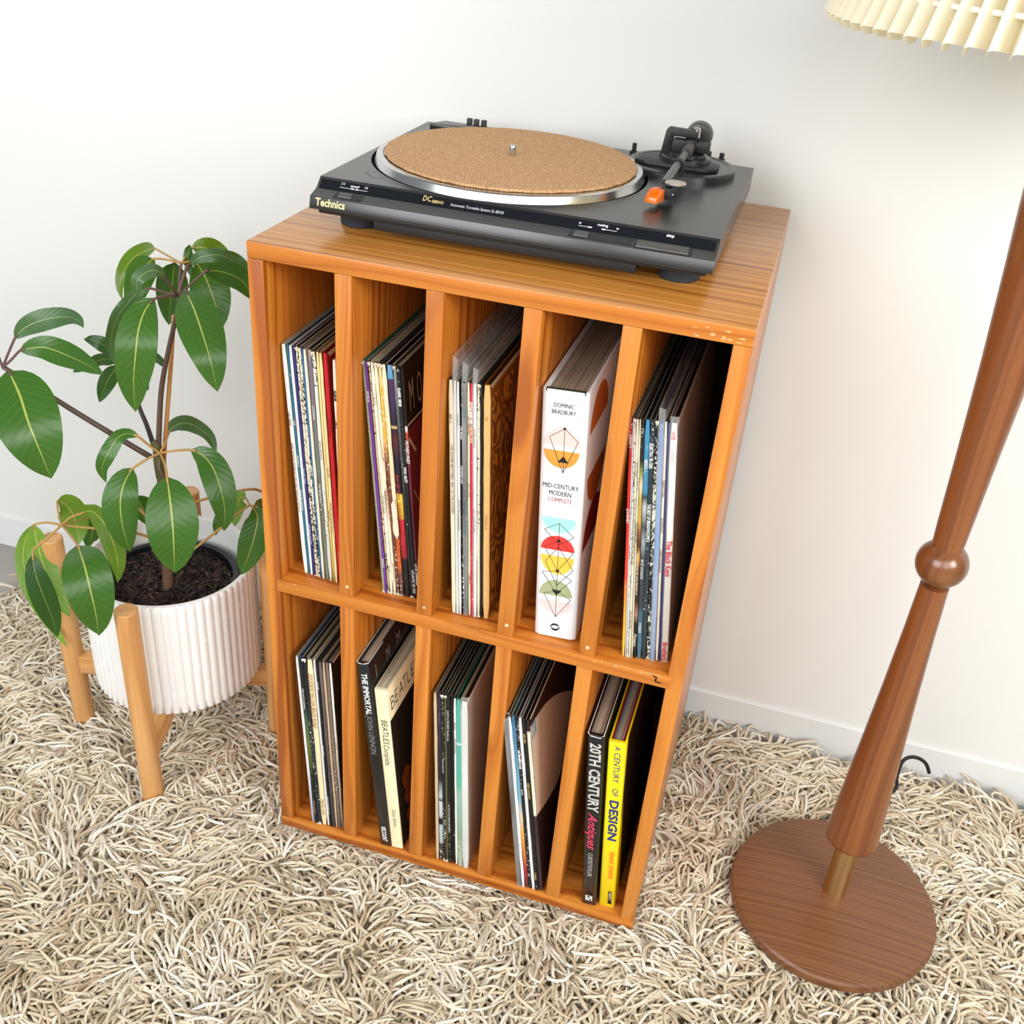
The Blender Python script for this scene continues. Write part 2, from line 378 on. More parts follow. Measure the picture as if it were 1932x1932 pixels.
# top row, first slot
row([
 (68, 'white record sleeve with small dark spine print, leftmost in top left slot', (244, 242, 234), dict(cover=(190, 190, 184), texts=[('LSP-18009', .27, .0042, K), ("JANE FONDA'S WORKOUT RECORD", .40, .0042, K, dict(sx=.9)), ('VARIOUS ARTISTS', .60, .0042, K)])),
 (44, 'teal record sleeve with white spine print beside the leftmost white one', (40, 106, 124), dict(wear=.1, cover=(40, 80, 90), texts=[('THE', .30, .0036, WHITE), ('PROJECT', .45, .0040, WHITE), ('THE ALAN PARSONS', .60, .0036, WHITE, dict(sx=.9))])),
 (42, 'thin white record sleeve with pink print between teal and navy ones', (246, 246, 248), dict(cover=(220, 220, 220), texts=[('GREATEST HITS', .28, .0030, (214, 120, 130))])),
 (45, 'navy blue record sleeve with white spine lettering in top left slot', (44, 44, 104), dict(wear=.12, wcol=(190, 190, 220), cover=(36, 30, 110), texts=[('Saturday Night', .50, .0036, (200, 200, 235)), ('THE BAND PLAYED', .75, .0036, (215, 215, 240))])),
 (48, 'black record sleeve heavily scuffed to white, right of the navy one', (26, 25, 24), dict(wear=.75)),
 (44, 'black record sleeve worn to cream, against the slim blue sleeve', (30, 28, 26), dict(wear=.85)),
 (34, 'slim mid blue record sleeve among worn black ones in top left slot', (62, 112, 160), dict(wear=.15, texts=[('JAMES LAST', .48, .0028, WHITE)])),
 (45, 'plain cream record sleeve between blue and grey green ones', (243, 230, 204), dict(cover=(180, 170, 150))),
 (74, 'mottled grey green record sleeve in middle of top left slot', [(0, (118, 128, 112)), (.45, (96, 98, 92)), (.5, (110, 116, 104)), (.95, (120, 104, 120)), (1, (190, 164, 130))], dict(wear=.12, wcol=(226, 196, 168), texts=[('LOOKING', .22, .004, WHITE), ('THE BEAUTIFUL', .55, .004, WHITE)])),
 (58, 'off white record sleeve with black rubbed edge left of yellow one', (226, 222, 208), dict(wear=.3, wcol=(40, 38, 34), texts=[('ROCK AND ROLL', .36, .0032, (90, 88, 80))])),
 (46, 'pale yellow record sleeve turning olive towards its foot', [(0, (190, 164, 70)), (.3, (232, 204, 120)), (1, (244, 222, 150))], dict(wear=.05, cover=(150, 100, 50), texts=[('THE KING', .66, .0034, (120, 100, 40))])),
 (46, 'cream yellow record sleeve with dark red spine print left of red one', (248, 226, 170), dict(cover=(150, 90, 40), texts=[('AM 1087', .47, .0034, (120, 40, 20)), ('HOORAY FOR THE RECORD No 1', .62, .0034, (110, 50, 20), dict(sx=.9))])),
 (70, 'bright red record sleeve near right side of top left slot', (196, 18, 32), dict(wear=.06, cover=(150, 20, 24), wcol=(240, 200, 190), texts=[('RED HEADED', .26, .004, (120, 10, 20))])),
 ], .0218, .0812, .0401, .0955, ZS, .0255, .0212, GT)
record(.0962, .0872, .0046, ZS, .021, 'off white record sleeve with black print half hidden behind first divider', (240, 234, 216), 0, (214, 190, 130), h=.308, texts=[('ALBUM', .12, .0042, K, dict(bold=.0002)), ('HITS', .25, .0042, K, dict(bold=.0002))], group=GT)
# top row, second slot
MOT = row([
 (40, 'sage grey worn record sleeve, leftmost in second top slot', (150, 158, 142), dict(wear=.3, cover=(60, 120, 100), wcol=(206, 200, 176))),
 (34, 'purple record sleeve with white spine print in second top slot', (110, 44, 150), dict(wear=.06, wcol=WHITE, texts=[('RECORD LIVE', .112, .0040, WHITE, dict(len=.0135)), ('WORLD', .83, .0036, WHITE)])),
 (32, 'tan frayed record sleeve right of the purple one', (214, 186, 148), dict(wear=.35, wcol=(60, 48, 40))),
 (42, 'cream white record sleeve with faint grey print, right of tan frayed one', (240, 236, 214), dict(cover=(170, 160, 130), texts=[('L 35TLP', .12, .0042, K), ('PHONOGRAM', .54, .0040, (60, 56, 50)), ('MILAN', .86, .0036, (60, 56, 50))])),
 (46, 'cream record sleeve with peeling spine in second top slot', [(0, (238, 224, 190)), (.3, (240, 226, 194)), (.5, (130, 70, 50)), (.72, (236, 220, 180)), (1, (240, 226, 190))], dict(wear=.25)),
 (46, 'amber record sleeve with torn spine in middle of second top slot', [(0, (110, 60, 44)), (.5, (120, 60, 46)), (.62, (150, 90, 60)), (.7, (226, 160, 50)), (.9, (232, 170, 70)), (1, (236, 214, 160))], dict(wear=.4)),
 (60, 'torn cream record sleeve over rust spine with large dark capitals low down', [(0, (96, 66, 60)), (.1, (110, 70, 60)), (.14, (206, 100, 40)), (.27, (190, 84, 40)), (.29, (238, 222, 184)), (.5, (238, 222, 184)), (.55, (226, 206, 166)), (1, (238, 222, 184))], dict(wear=.3, texts=[('ATLANTIC', .63, .0075, (40, 36, 36), dict(bold=.0001, sx=.8))])),
 (80, 'dark record sleeve with blue, yellow and red bands on its spine', [(0, (24, 20, 24)), (.18, (30, 22, 28)), (.185, (150, 30, 44)), (.36, (214, 50, 60)), (.365, (226, 180, 60)), (.47, (236, 212, 70)), (.475, (20, 22, 34)), (.62, (30, 22, 40)), (.70, (90, 36, 44)), (.745, (26, 24, 36)), (.75, (236, 190, 130)), (.76, (26, 24, 36)), (.86, (60, 44, 80)), (.94, (70, 40, 74)), (.945, (90, 150, 190)), (.995, (96, 150, 190)), (1, (230, 226, 214))], dict(wear=.05, cover=(20, 22, 30), texts=[('Electric Light Orchestra', .44, .0062, (196, 60, 60), dict(len=.034)), ('Out of the Blue', .56, .0062, (196, 60, 60), dict(len=.0235))])),
 (44, 'grey black record sleeve with rubbed upper spine in second top slot', [(0, (30, 30, 30)), (.4, (40, 40, 40)), (.8, (90, 90, 90)), (1, (150, 150, 148))], dict(wear=.25)),
 (46, 'black record sleeve with frayed white top corner in second top slot', (26, 27, 28), dict(wear=.12, wcol=WHITE, texts=[('DARK SIDE', .08, .0046, WHITE, dict(bold=.0002)), ('YOU GOT', .40, .0046, WHITE, dict(bold=.0002)), ('ATLANTIC SD 7025', .86, .0050, WHITE, dict(len=.035))])),
 (40, 'black and maroon record sleeve with large thin capitals on its cover', [(0, (24, 22, 24)), (.15, (30, 20, 24)), (.2, (90, 30, 44)), (.4, (80, 26, 42)), (.5, (110, 36, 60)), (.62, (120, 36, 60)), (.735, (200, 80, 40)), (.745, (236, 226, 210)), (.76, (236, 230, 220)), (.765, (20, 20, 20)), (1, (20, 20, 20))], dict(cover=(20, 14, 15), texts=[("MOTHER'S FINEST", .29, .0056, WHITE, dict(bold=.0001, len=.030)), ('LOVE CHANGES', .83, .0044, WHITE)])),
 ], .1214, .1700, .1496, .1990, ZS, .0243, .0285, GT)[-1]
for nm, z0, z1, lean, w_ in (('large dark capitals', .086, .142, .0030, .0068), ('peeling spine', .150, .196, .0020, .0048), ('peeling spine', .020, .050, .0010, .0040)):
    q = next(o for o in COL.objects if nm in o.get('label', '')); fr = random.Random(int(z0 * 1e3)); zz_ = [z0 + (z1 - z0) * k / 7 for k in range(8)]
    L_ = [(-.0006 + (0 if k in (0, 7) else fr.uniform(-.0004, .0004)) + (w_ * .5 if k in (0, 7) else 0), -.0016 - .0006 * math.sin(k), z) for k, z in enumerate(zz_)]
    R_ = [(w_ * (.55 if k in (0, 7) else 1) + fr.uniform(-.0006, .0006), -.0028 - lean * .3, z) for k, z in enumerate(zz_)]
    G().add(L_ + R_, [(k, 8 + k, 9 + k, k + 1) for k in range(7)]).obj('torn_paper', plain('torn_cream_paper', (242, 230, 200), .7), q)
th = MOT['th'] + .0003; MAR = ink((110, 24, 40)); PALE = ink((196, 178, 150)); pn = G()
pn.add([(th, .001, .02), (th, .20, .02), (th, .20, .236), (th, .001, .236)], [(0, 1, 2, 3)])
pn.obj('cover_print', MAR, MOT)
pl = G()
def strip(g, a, b, wd, x):
    d = Vector((0, b[0] - a[0], b[1] - a[1])).normalized(); n = Vector((0, -d.z, d.y)) * wd / 2; A = Vector((x, *a)); B = Vector((x, *b))
    g.add([A - n, B - n, B + n, A + n], [(0, 1, 2, 3)])
strip(pl, (.001, .241), (.30, .241), .003, th + .0002)
for a, b in (((.02, .13), (.11, .235)), ((.02, .12), (.12, .04)), ((.005, .155), (.02, .13))): strip(pl, a, b, .0014, th + .0003)
strip(pl, (.001, .225), (.02, .20), .004, th + .0002)
pl.obj('cover_line', PALE, MOT)
bk = G(); bk.add([(th + .0001, .03, .125), (th + .0001, .13, .22), (th + .0001, .20, .18), (th + .0001, .20, .05), (th + .0001, .12, .04)], [(0, 1, 2, 3, 4)]); bk.obj('cover_panel', BLK, MOT)
for k, ch in enumerate('MOT'): text(MOT, ch, .058, (th + .0003, .010 + .024 * k, .253), (0, 1, 0), (0, 0, 1), PALE, bold=-.0008, sx=.34, name='cover_lettering', ay='BOTTOM_BASELINE')
# top row, third slot
GOLD = row([
 (72, 'cream record sleeve with stacked capitals, leftmost in third top slot', (236, 220, 190), dict(cover=(40, 38, 36), texts=[('BSK 31', .13, .004, K), ('THE DOOBIE BROTHERS / BEST OF THE DOOBIES', .25, .0046, K, dict(dx=.0012, sx=.9)), ('THE DOOBIE BROTHERS', .90, .0, K)][:2])),
 (60, 'pale grey record in tall clear plastic, left of third top slot', (216, 216, 208), dict(plastic=True, cover=(150, 150, 146), rise=.028)),
 (42, 'light grey record with dark spine print in third top slot', (226, 226, 222), dict(plastic=False, texts=[('TOM PETTY', .12, .003, K), ('TOM PETTY AND THE HEARTBREAKERS', .47, .003, K, dict(sx=.8))])),
 (38, 'slim black record sleeve flecked white left of the plastic covered one', (24, 24, 26), dict(wear=.2, wcol=WHITE, texts=[('THE BAND', .17, .0036, WHITE), ('THE BAND LIVE', .33, .0034, WHITE)])),
 (68, 'charcoal record with faint teal print in plastic cover', (44, 46, 48), dict(plastic=True, rise=.022, cover=(36, 38, 38), texts=[('7777-1', .10, .0055, (60, 120, 124)), ('THE CARS', .47, .0046, (60, 120, 124)), ('THE CARS', .56, .0046, (60, 120, 124))])),
 (42, 'slim cream record sleeve with gold print left of crimson one', (246, 228, 190), dict(texts=[('HIT MAKERS', .13, .0042, (110, 80, 40)), ('HOT HITS', .40, .0042, (110, 80, 40)), ('CAPITOL', .80, .0040, (110, 80, 40))])),
 (48, 'crimson record sleeve with white capitals in third top slot', (206, 34, 66), dict(cover=(80, 20, 30), texts=[('LITTLE RIVER BAND', .07, .0046, WHITE, dict(bold=.0002, sx=.75)), ('GREATEST HITS', .155, .0042, (250, 190, 150), dict(bold=.0002, sx=.8))])),
 (58, 'white record in pinkish clear plastic right of the crimson one', (236, 232, 232), dict(plastic=True, rise=.018, cover=(160, 156, 150), texts=[('LIONEL RICHIE', .17, .0036, (120, 116, 116)), ('CAN\'T SLOW DOWN', .5, .0034, (120, 116, 116))])),
 (50, 'black record sleeve with wildly frayed cream spine in third top slot', (26, 24, 24), dict(wear=1.0, wcol=(240, 226, 196))),
 (44, 'plain black record sleeve left of the thick golden one', (16, 15, 15), dict(cover=(20, 18, 18))),
 (112, 'thick golden tan record sleeve with an embossed leathery cover', (226, 178, 112), dict(wear=.06, cover=(150, 92, 34), texts=[('KG', .12, .0036, (120, 80, 30)), ('CHICAGO VI', .52, .0036, (150, 104, 50))])),
 ], .2264, .2745, .2448, .2925, ZS, .0180, .0240, GT)[-1]
def embossed():
    t = NT('embossed_gold_card'); o = t.coord()
    n = t.noise(t.vmul(o, (1, 16, 12)), 1., 2, .45); wv = t.math('SINE', t.math('MULTIPLY', n, 90))
    c = t.mix(t.ramp(wv, [(0, (1,) * 3), (.35, (0,) * 3)]), srgb(172, 108, 40), srgb(110, 62, 18))
    t.set(col=c, rough=.34); t.bump(wv, .6, .0012); return t.m
EMB = embossed(); th = GOLD['th'] + .0002
for z0, z1, y0, y1 in ((.19, .30, .008, .30), (.118, .180, .008, .30), (.012, .108, .008, .30)): G().box(th - .0004, th + .0007, y0, y1, z0, z1).obj('embossed_panel', EMB, GOLD, bevel=.0006)
# top row, fifth slot
KEYS = row([
 (42, 'record sleeve fading from dark red to orange yellow on its spine', [(0, (250, 190, 60)), (.2, (250, 170, 50)), (.33, (244, 110, 50)), (.36, (226, 60, 44)), (.7, (206, 44, 40)), (1, (150, 30, 34))], dict(wear=.04, wcol=(250, 220, 200), texts=[('INFINITY', .06, .0042, WHITE), ('JOURNEY', .35, .0044, WHITE)])),
 (24, 'thin white record sleeve with red print beside the red orange one', (238, 232, 226), dict(texts=[('WOODSTOCK', .5, .0026, (190, 60, 60))])),
 (28, 'white record sleeve with rubbed black edge in last top slot', (232, 232, 228), dict(wear=.35, wcol=(20, 20, 20))),
 (40, "beige record sleeve listing greatest hits in small capitals", (214, 208, 184), dict(texts=[('KC2 37542', .16, .0040, (90, 86, 70)), ("WILLIE NELSON'S GREATEST HITS (AND SOME THAT WILL BE)", .30, .0040, (80, 78, 66), dict(sx=.78)), ('WILLIE NELSON', .78, .0036, (90, 86, 76))])),
 (28, 'pale olive record sleeve in last top slot, left of the painted one', (226, 218, 186), dict(texts=[('STARDUST', .22, .0034, (120, 116, 80)), ('WILLIE NELSON', .40, .0036, (60, 56, 50))])),
 (50, 'record sleeve with green, mustard and brown painted spine', [(0, (28, 24, 24)), (.16, (30, 24, 24)), (.20, (170, 120, 100)), (.26, (48, 30, 24)), (.40, (90, 60, 40)), (.45, (200, 150, 60)), (.50, (80, 44, 26)), (.56, (140, 84, 50)), (.60, (196, 150, 60)), (.70, (178, 160, 70)), (.74, (226, 196, 170)), (.80, (120, 130, 60)), (.84, (30, 26, 24)), (1, (36, 32, 28))], dict(wear=.05, texts=[('P 33', .03, .0036, CREAM), ('There is love and the moon between us', .52, .0042, CREAM, dict(shear=.4, sx=.85)), ('Pointers', .88, .0055, CREAM, dict(shear=.5))])),
 (70, 'blue record sleeve darkening to slate grey lower down its spine', [(0, (70, 110, 130)), (.2, (64, 96, 110)), (.25, (50, 56, 60)), (.45, (66, 70, 74)), (.52, (150, 156, 158)), (.58, (60, 70, 76)), (.66, (180, 184, 184)), (.70, (50, 60, 66)), (.72, (60, 130, 166)), (1, (60, 136, 176))], dict(wear=.08, wcol=WHITE, cover=(20, 60, 70), texts=[('480005-1', .145, .0058, WHITE, dict(len=.0145)), ('BOZ SCAGGS', .55, .0044, WHITE), ('STEREO', .83, .0044, WHITE)])),
 (66, 'slate black record sleeve with bold white capitals in last top slot', (40, 54, 60), dict(wear=.12, wcol=WHITE, texts=[('ELEKTRA 7E-1005', .082, .0056, WHITE, dict(bold=.0001, len=.030)), ('THE BEST OF BREAD/VOLUME II', .318, .0054, WHITE, dict(bold=.0001, len=.048))])),
 (58, 'black record sleeve with ragged cream flaking spine left of blue one', (24, 24, 24), dict(wear=.55, wcol=(232, 228, 206))),
 (72, 'periwinkle blue record in clear plastic with pointed lower corner', [(0, (110, 140, 186)), (.5, (104, 146, 200)), (1, (84, 120, 180))], dict(plastic=True, cover=(90, 100, 130), rise=.015)),
 (44, 'narrow cream record sleeve between periwinkle and navy ones', (240, 226, 204), dict(texts=[('DIRECTION', .22, .0040, (80, 70, 60)), ('AUDIENCE', .37, .0040, (80, 70, 60)), ('CHRIS DE BURGH', .50, .0040, (80, 70, 60))])),
 (42, 'navy edged record sleeve left of the white one with red lettering', [(0, (36, 32, 90)), (1, (70, 70, 110))], dict(cover=(30, 26, 80))),
 (96, 'white record sleeve with bold red lettering, rightmost in last top slot', [(0, (214, 200, 180)), (.3, (226, 216, 198)), (.6, (240, 238, 232)), (1, (244, 242, 238))], dict(plastic=True, rise=.006, cover=(150, 130, 110), texts=[('The Black Keys', .457, .0090, (206, 40, 60), dict(bold=.0002, len=.048)), ('Brothers', .905, .0082, (206, 40, 60), dict(bold=.0002, len=.027)), ('WB', .03, .006, (206, 60, 80)), ('520266-1', .10, .004, (190, 160, 150))])),
 ], .4298, .4790, .4621, .5165, ZS, .0150, .0250, GT)[-1]
# bottom row, first slot
row([
 (21, 'thin white record sleeve with blue foot, leftmost in bottom left slot', [(0, (160, 170, 200)), (.2, (200, 206, 220)), (.4, (240, 240, 240)), (1, (240, 240, 238))], dict(cover=(180, 180, 176))),
 (30, 'black record sleeve with green landscape band in bottom left slot', [(0, (30, 26, 22)), (.14, (24, 22, 20)), (.30, (34, 32, 22)), (.42, (90, 96, 40)), (.50, (96, 112, 60)), (.66, (60, 84, 60)), (.72, (26, 26, 28)), (1, (24, 24, 26))], dict(cover=(60, 90, 130), wear=.08, texts=[('PINK FLOYD', .17, .0038, WHITE), ('ANIMALS', .24, .0038, WHITE), ('STEREO HARVEST', .85, .0034, (220, 160, 140))])),
 (30, 'blue black record sleeve with white frayed edge in bottom left slot', [(0, (20, 40, 54)), (.5, (26, 36, 42)), (1, (22, 22, 24))], dict(wear=.3, wcol=WHITE)),
 (44, 'cream record sleeve with large gold capitals along its spine', (240, 222, 180), dict(cover=(150, 140, 120), texts=[('GOODBYE YELLOW BRICK ROAD', .075, .0090, (160, 108, 30), dict(len=.0975)), ('DJLPD 2/M', .827, .0082, (170, 140, 86), dict(len=.031))])),
 (20, 'plain white record sleeve right of the gold lettered cream one', (246, 246, 242), dict(cover=(200, 200, 196))),
 (21, 'narrow black record sleeve with white print in bottom left slot', (20, 20, 22), dict(texts=[('JOE CAMP', .11, .003, WHITE), ('Tower of Power', .48, .003, WHITE), ('BACK TO OAKLAND SOUL', .80, .0030, WHITE)])),
 (27, 'mauve grey record sleeve in bottom left slot', [(0, (60, 60, 66)), (.5, (84, 74, 76)), (1, (110, 96, 92))], dict(wear=.08)),
 (18, 'slim tan record sleeve in bottom left slot', (206, 178, 144), dict(wear=.05, cover=(130, 100, 80))),
 (26, 'speckled taupe record sleeve in bottom left slot', (120, 104, 94), dict(wear=.2)),
 (20, 'white edged record sleeve, rightmost in bottom left slot', [(0, (130, 116, 100)), (.4, (200, 190, 176)), (.7, (240, 238, 232)), (1, (244, 242, 236))], dict(cover=(26, 24, 24), texts=[('GREATEST', .45, .003, (120, 110, 100))])),
 ], .0325, .0830, .0478, .0972, T, .0042, .0093, GB)
# bottom row, third slot
AST = row([
 (23, 'tan record sleeve, leftmost in third bottom slot', (206, 184, 152), dict(cover=(150, 130, 110))),
 (30, 'dark plum record sleeve with black and white graphic foot', [(0, (40, 46, 54)), (.10, (40, 46, 54)), (.12, (170, 186, 190)), (.22, (180, 196, 200)), (.23, (24, 24, 30)), (.26, (24, 24, 30)), (.28, (190, 200, 204)), (.37, (200, 206, 206)), (.375, (20, 20, 26)), (.40, (190, 200, 200)), (.50, (34, 34, 44)), (1, (48, 42, 56))], dict(wear=.05, texts=[('THE CLASH', .10, .0034, (120, 110, 130)), ('TATTOO', .22, .0034, (120, 70, 90))])),
 (22, 'black record sleeve with scratched white spine in third bottom slot', (26, 26, 26), dict(wear=.35, texts=[('Electric Ladyland Hits', .36, .0030, WHITE)])),
 (19, 'worn olive record sleeve in third bottom slot', (96, 92, 66), dict(wear=.3, wcol=(30, 30, 26))),
 (25, 'black record sleeve with dense white title in third bottom slot', (20, 22, 20), dict(wear=.06, texts=[('CHITTY & THE REDS', .07, .0036, WHITE), ('Paradise Lost', .18, .0036, WHITE), ('B & T HOW TO GO THROUGH THE PANDEMICS', .62, .0034, WHITE, dict(sx=.75))])),
 (26, 'flat black record sleeve left of white one in third bottom slot', (14, 15, 15), dict(wear=.05)),
 (19, 'white record sleeve with fine black print left of the teal one', (238, 238, 232), dict(texts=[('ABRAXAS', .13, .0030, K), ('SANTANA ABRAXAS', .22, .0030, K)])),
 (38, 'teal record sleeve turning pale sea green down its spine', [(0, (170, 190, 160)), (.2, (140, 166, 140)), (.45, (150, 190, 170)), (.52, (90, 180, 160)), (.745, (86, 176, 160)), (.75, (240, 244, 240)), (.76, (90, 180, 164)), (1, (84, 170, 156))], dict(wear=.05, cover=(60, 130, 110))),
 (46, 'white record in milky plastic cover, rightmost in third bottom slot', [(0, (220, 222, 216)), (.5, (236, 236, 232)), (1, (226, 226, 222))], dict(plastic=True, rise=.004, cover=(178, 140, 110))),
 ], .2296, .2768, .2449, .2955, T, .0068, .0058, GB)[-1]
for k, ch in enumerate('LO'): text(AST, ch, .05, (AST['th'] + .0006, .12 + .04 * k, .19), (0, 1, 0), (0, 0, 1), ink((96, 40, 30)), bold=.001, name='cover_lettering', ay='BOTTOM_BASELINE', shear=.3)
# bottom row, fourth slot
DISC = row([
 (27, 'dark grey record in plastic cover, leftmost in fourth bottom slot', (64, 62, 66), dict(plastic=True, rise=.002, cover=(30, 30, 32), texts=[('CHAKA KHAN FEEL FOR YOU', .10, .0032, (150, 146, 150))])),
 (21, 'white record sleeve left of the blue and orange one', (246, 246, 248), dict(cover=(120, 104, 70))),
 (25, 'record sleeve shading from blue through cream to orange red', [(0, (120, 40, 50)), (.12, (170, 50, 46)), (.2, (206, 110, 40)), (.35, (226, 170, 80)), (.45, (210, 200, 180)), (.55, (120, 170, 190)), (1, (50, 110, 150))], dict(cover=(90, 130, 150))),
 (21, 'speckled black record sleeve with bold white print in fourth bottom slot', (22, 22, 26), dict(wear=.2, wcol=(210, 210, 220), texts=[('LED ZEPPELIN IV LIVE', .17, .0034, WHITE, dict(bold=.0002)), ('BLACK', .39, .0034, WHITE), ('LTD', .90, .0036, WHITE)])),
 (24, 'bright white record sleeve in middle of fourth bottom slot', (246, 246, 244), dict(cover=(210, 208, 204))),
 (28, 'black record sleeve with small yellow print in fourth bottom slot', (18, 18, 18), dict(wear=.08, texts=[('RAE 1024', .07, .0038, (226, 204, 110)), ('DEEP COUNTRY', .34, .0040, (226, 204, 110)), ('CHARLIE', .88, .0036, (226, 204, 110))])),
 (24, 'dark maroon record sleeve with a large rounded cream shape on its cover', [(0, (60, 46, 52)), (.46, (56, 42, 50)), (.47, (236, 226, 206)), (.93, (232, 222, 204)), (.94, (44, 30, 36)), (1, (44, 30, 36))], dict(cover=(48, 26, 32))),
 ], .3271, .3602, .3709, .4072, T, .0008, .0046, GB)[-1]
th = DISC['th'] + .0003
poly = [(th, p.y, p.z) for p in smoothpts([(0, y, z) for y, z in ((.0014, .302), (.029, .296), (.075, .282), (.129, .254), (.186, .214), (.216, .188), (.224, .165), (.208, .140), (.165, .121), (.110, .113), (.079, .118), (.043, .130), (.0014, .147))], 4)]
g = G(); g.add(poly, [tuple(range(len(poly)))]); g.obj('cover_shape', plain('cream_shape_print', (226, 206, 180), .45, var=.02), DISC)
g = G(); g.add([(th + .0002, .006, .276), (th + .0002, .024, .276), (th + .0002, .024, .3), (th + .0002, .006, .3)], [(0, 1, 2, 3)]); g.obj('sticker', plain('pale_blue_sticker', (130, 176, 200), .4, var=.3, nscale=300), DISC)
strip_g = G(); strip(strip_g, (.009, .279), (.009, .297), .003, th + .0004); strip(strip_g, (.016, .279), (.016, .297), .002, th + .0004); strip_g.obj('sticker_print', ink(WHITE), DISC)

# ------------------------------------------------------------------ books
def book(name, label, xb, xt, th, h, dp, z0, y, cmat, pmats, label_parts=None, ct=.0028, sq=.004, round_=0.0016):
    tilt = math.atan2(xb - xt, h)
    r = thing(name, label, 'book', (xb, y, z0 + .0006), (0, -tilt, 0))
    g = G()
    g.prism([(0, dp), (0, round_), (th * .12, 0), (th * .88, 0), (th, round_), (th, dp), (th - ct, dp), (th - ct, .006), (ct, .006), (ct, dp)], 0, h, 'Z')
    g.obj('cover', cmat, r, bevel=.0005, seg=1)
    n = len(pmats); pg = G(); x0, x1 = ct, th - ct
    for i in range(n):
        a = x0 + (x1 - x0) * i / n; b = x0 + (x1 - x0) * (i + 1) / n
        pg.box(a, b, .0065, dp - .004, .003, h - sq - (.0006 * (i % 2)), i)
    pg.obj('page_block', list(pmats), r)
    return r
def pages(rgb, seed=0):
    t = NT('page_edges'); o = t.coord(); n = t.noise(t.vmul(t.vadd(o, (seed, 0, 0)), (2600, 3, 3)), 1., 2, .6); n2 = t.noise(t.vmul(o, (420, 6, 4)), 1., 1)
    c = srgb(*rgb); d = tuple(x * .45 for x in c[:3]) + (1,)
    t.set(col=t.mix(t.ramp(t.math('MULTIPLY', n, n2), [(.16, (0,) * 3), (.32, (1,) * 3)]), d, c), rough=.8); return t.m
def linen(rgb):
    t = NT('linen_cloth'); o = t.coord(); a = t.noise(t.vmul(o, (260, 260, 2600)), 1., 2, .6); b = t.noise(t.vmul(o, (2600, 2600, 260)), 1., 2, .6)
    m = t.math('MULTIPLY', t.math('ADD', a, b), .5); c = srgb(*rgb); d = tuple(x * .88 for x in c[:3]) + (1,)
    t.set(col=t.mix(t.ramp(m, [(.35, (0,) * 3), (.6, (1,) * 3)]), d, c), rough=.7); t.bump(m, .15, .0004); return t.m
# the thick linen design book
LB = book('design_book', 'thick white linen book with coloured half circles and line diamonds on spine', .3523, .3330, .0512, .326, .25, ZS, .0175, linen((238, 242, 246)), [pages((176, 160, 140), i) for i in range(6)], ct=.0032, sq=.006, round_=.003)
G().box(.0036, .0476, .0006, .0062, .3225, .3262).obj('headband', plain('dark_green_paper', (46, 66, 50), .5), LB, bevel=.0006)
TH = .0512; XC = TH / 2
def half(g, cx, cz, r, up, rx=None, n=22):
    rx = rx or r; v = [(cx + rx * math.cos(PI * k / n), -.0004, cz + (r if up else -r) * math.sin(PI * k / n)) for k in range(n + 1)]
    g.add(v, [tuple(range(n + 1))])
def zz(fr): return .326 * (1 - fr)
for (fr, r, up, col, cx) in ((.200, .0215, True, (250, 200, 192), -.0015), (.219, .0215, False, (222, 150, 60), -.0015), (.482, .0195, False, (164, 226, 216), -.0010),
                         (.615, .0195, True, (236, 56, 50), -.0010), (.640, .0255, False, (252, 196, 74), -.0010), (.812, .0225, True, (166, 172, 130), -.0010), (.834, .0200, False, (250, 206, 204), -.0010)):
    g = G(); half(g, XC + cx, zz(fr), r, up, .0200); g.obj('printed_half_circle', ink(col), LB)
ln = G()
def sl(g, pts, wd=.00055, y=-.0006):
    for a, b in zip(pts, pts[1:]):
        A = Vector((XC + a[0], y, zz(a[1]))); B = Vector((XC + b[0], y, zz(b[1]))); d = (B - A).normalized(); n = Vector((-d.z, 0, d.x)) * wd / 2
        g.add([A - n, B - n, B + n, A + n], [(0, 1, 2, 3)])
sl(ln, [(.001, .135), (-.0155, .172), (.001, .302), (.0165, .178), (.001, .135), (.001, .302)])
sl(ln, [(-.006, .262), (.007, .262)])
sl(ln, [(0, .502), (-.0175, .535), (0, .592), (.0175, .552), (0, .502), (0, .86)])
sl(ln, [(0, .575), (-.0165, .607), (0, .702), (.0175, .618), (0, .575)])
sl(ln, [(0, .600), (-.0150, .668), (0, .765), (.0185, .690), (0, .600)])
sl(ln, [(0, .702), (-.0185, .715), (0, .800), (.0175, .735), (0, .702)])
sl(ln, [(-.003, .795), (-.0155, .806), (.0, .905), (.0175, .820), (.004, .795)]); sl(ln, [(0, .79), (0, .905)])
for x, fr, r in ((.001, .135, .0016), (0, .575, .0021), (0, .702, .0021)):
    ln.add([(XC + x + r * math.cos(a), -.0007, zz(fr) + r * math.sin(a)) for a in [k * PI / 8 for k in range(16)]], [tuple(range(16))])
ln.add([(XC - .0055, -.0007, zz(.262)), (XC + .0065, -.0007, zz(.262)), (XC + .001, -.0007, zz(.238))], [(0, 1, 2)])
ln.add([(XC - .0062, -.0007, zz(.785)), (XC + .0062, -.0007, zz(.785)), (XC, -.0007, zz(.808))], [(0, 1, 2)])
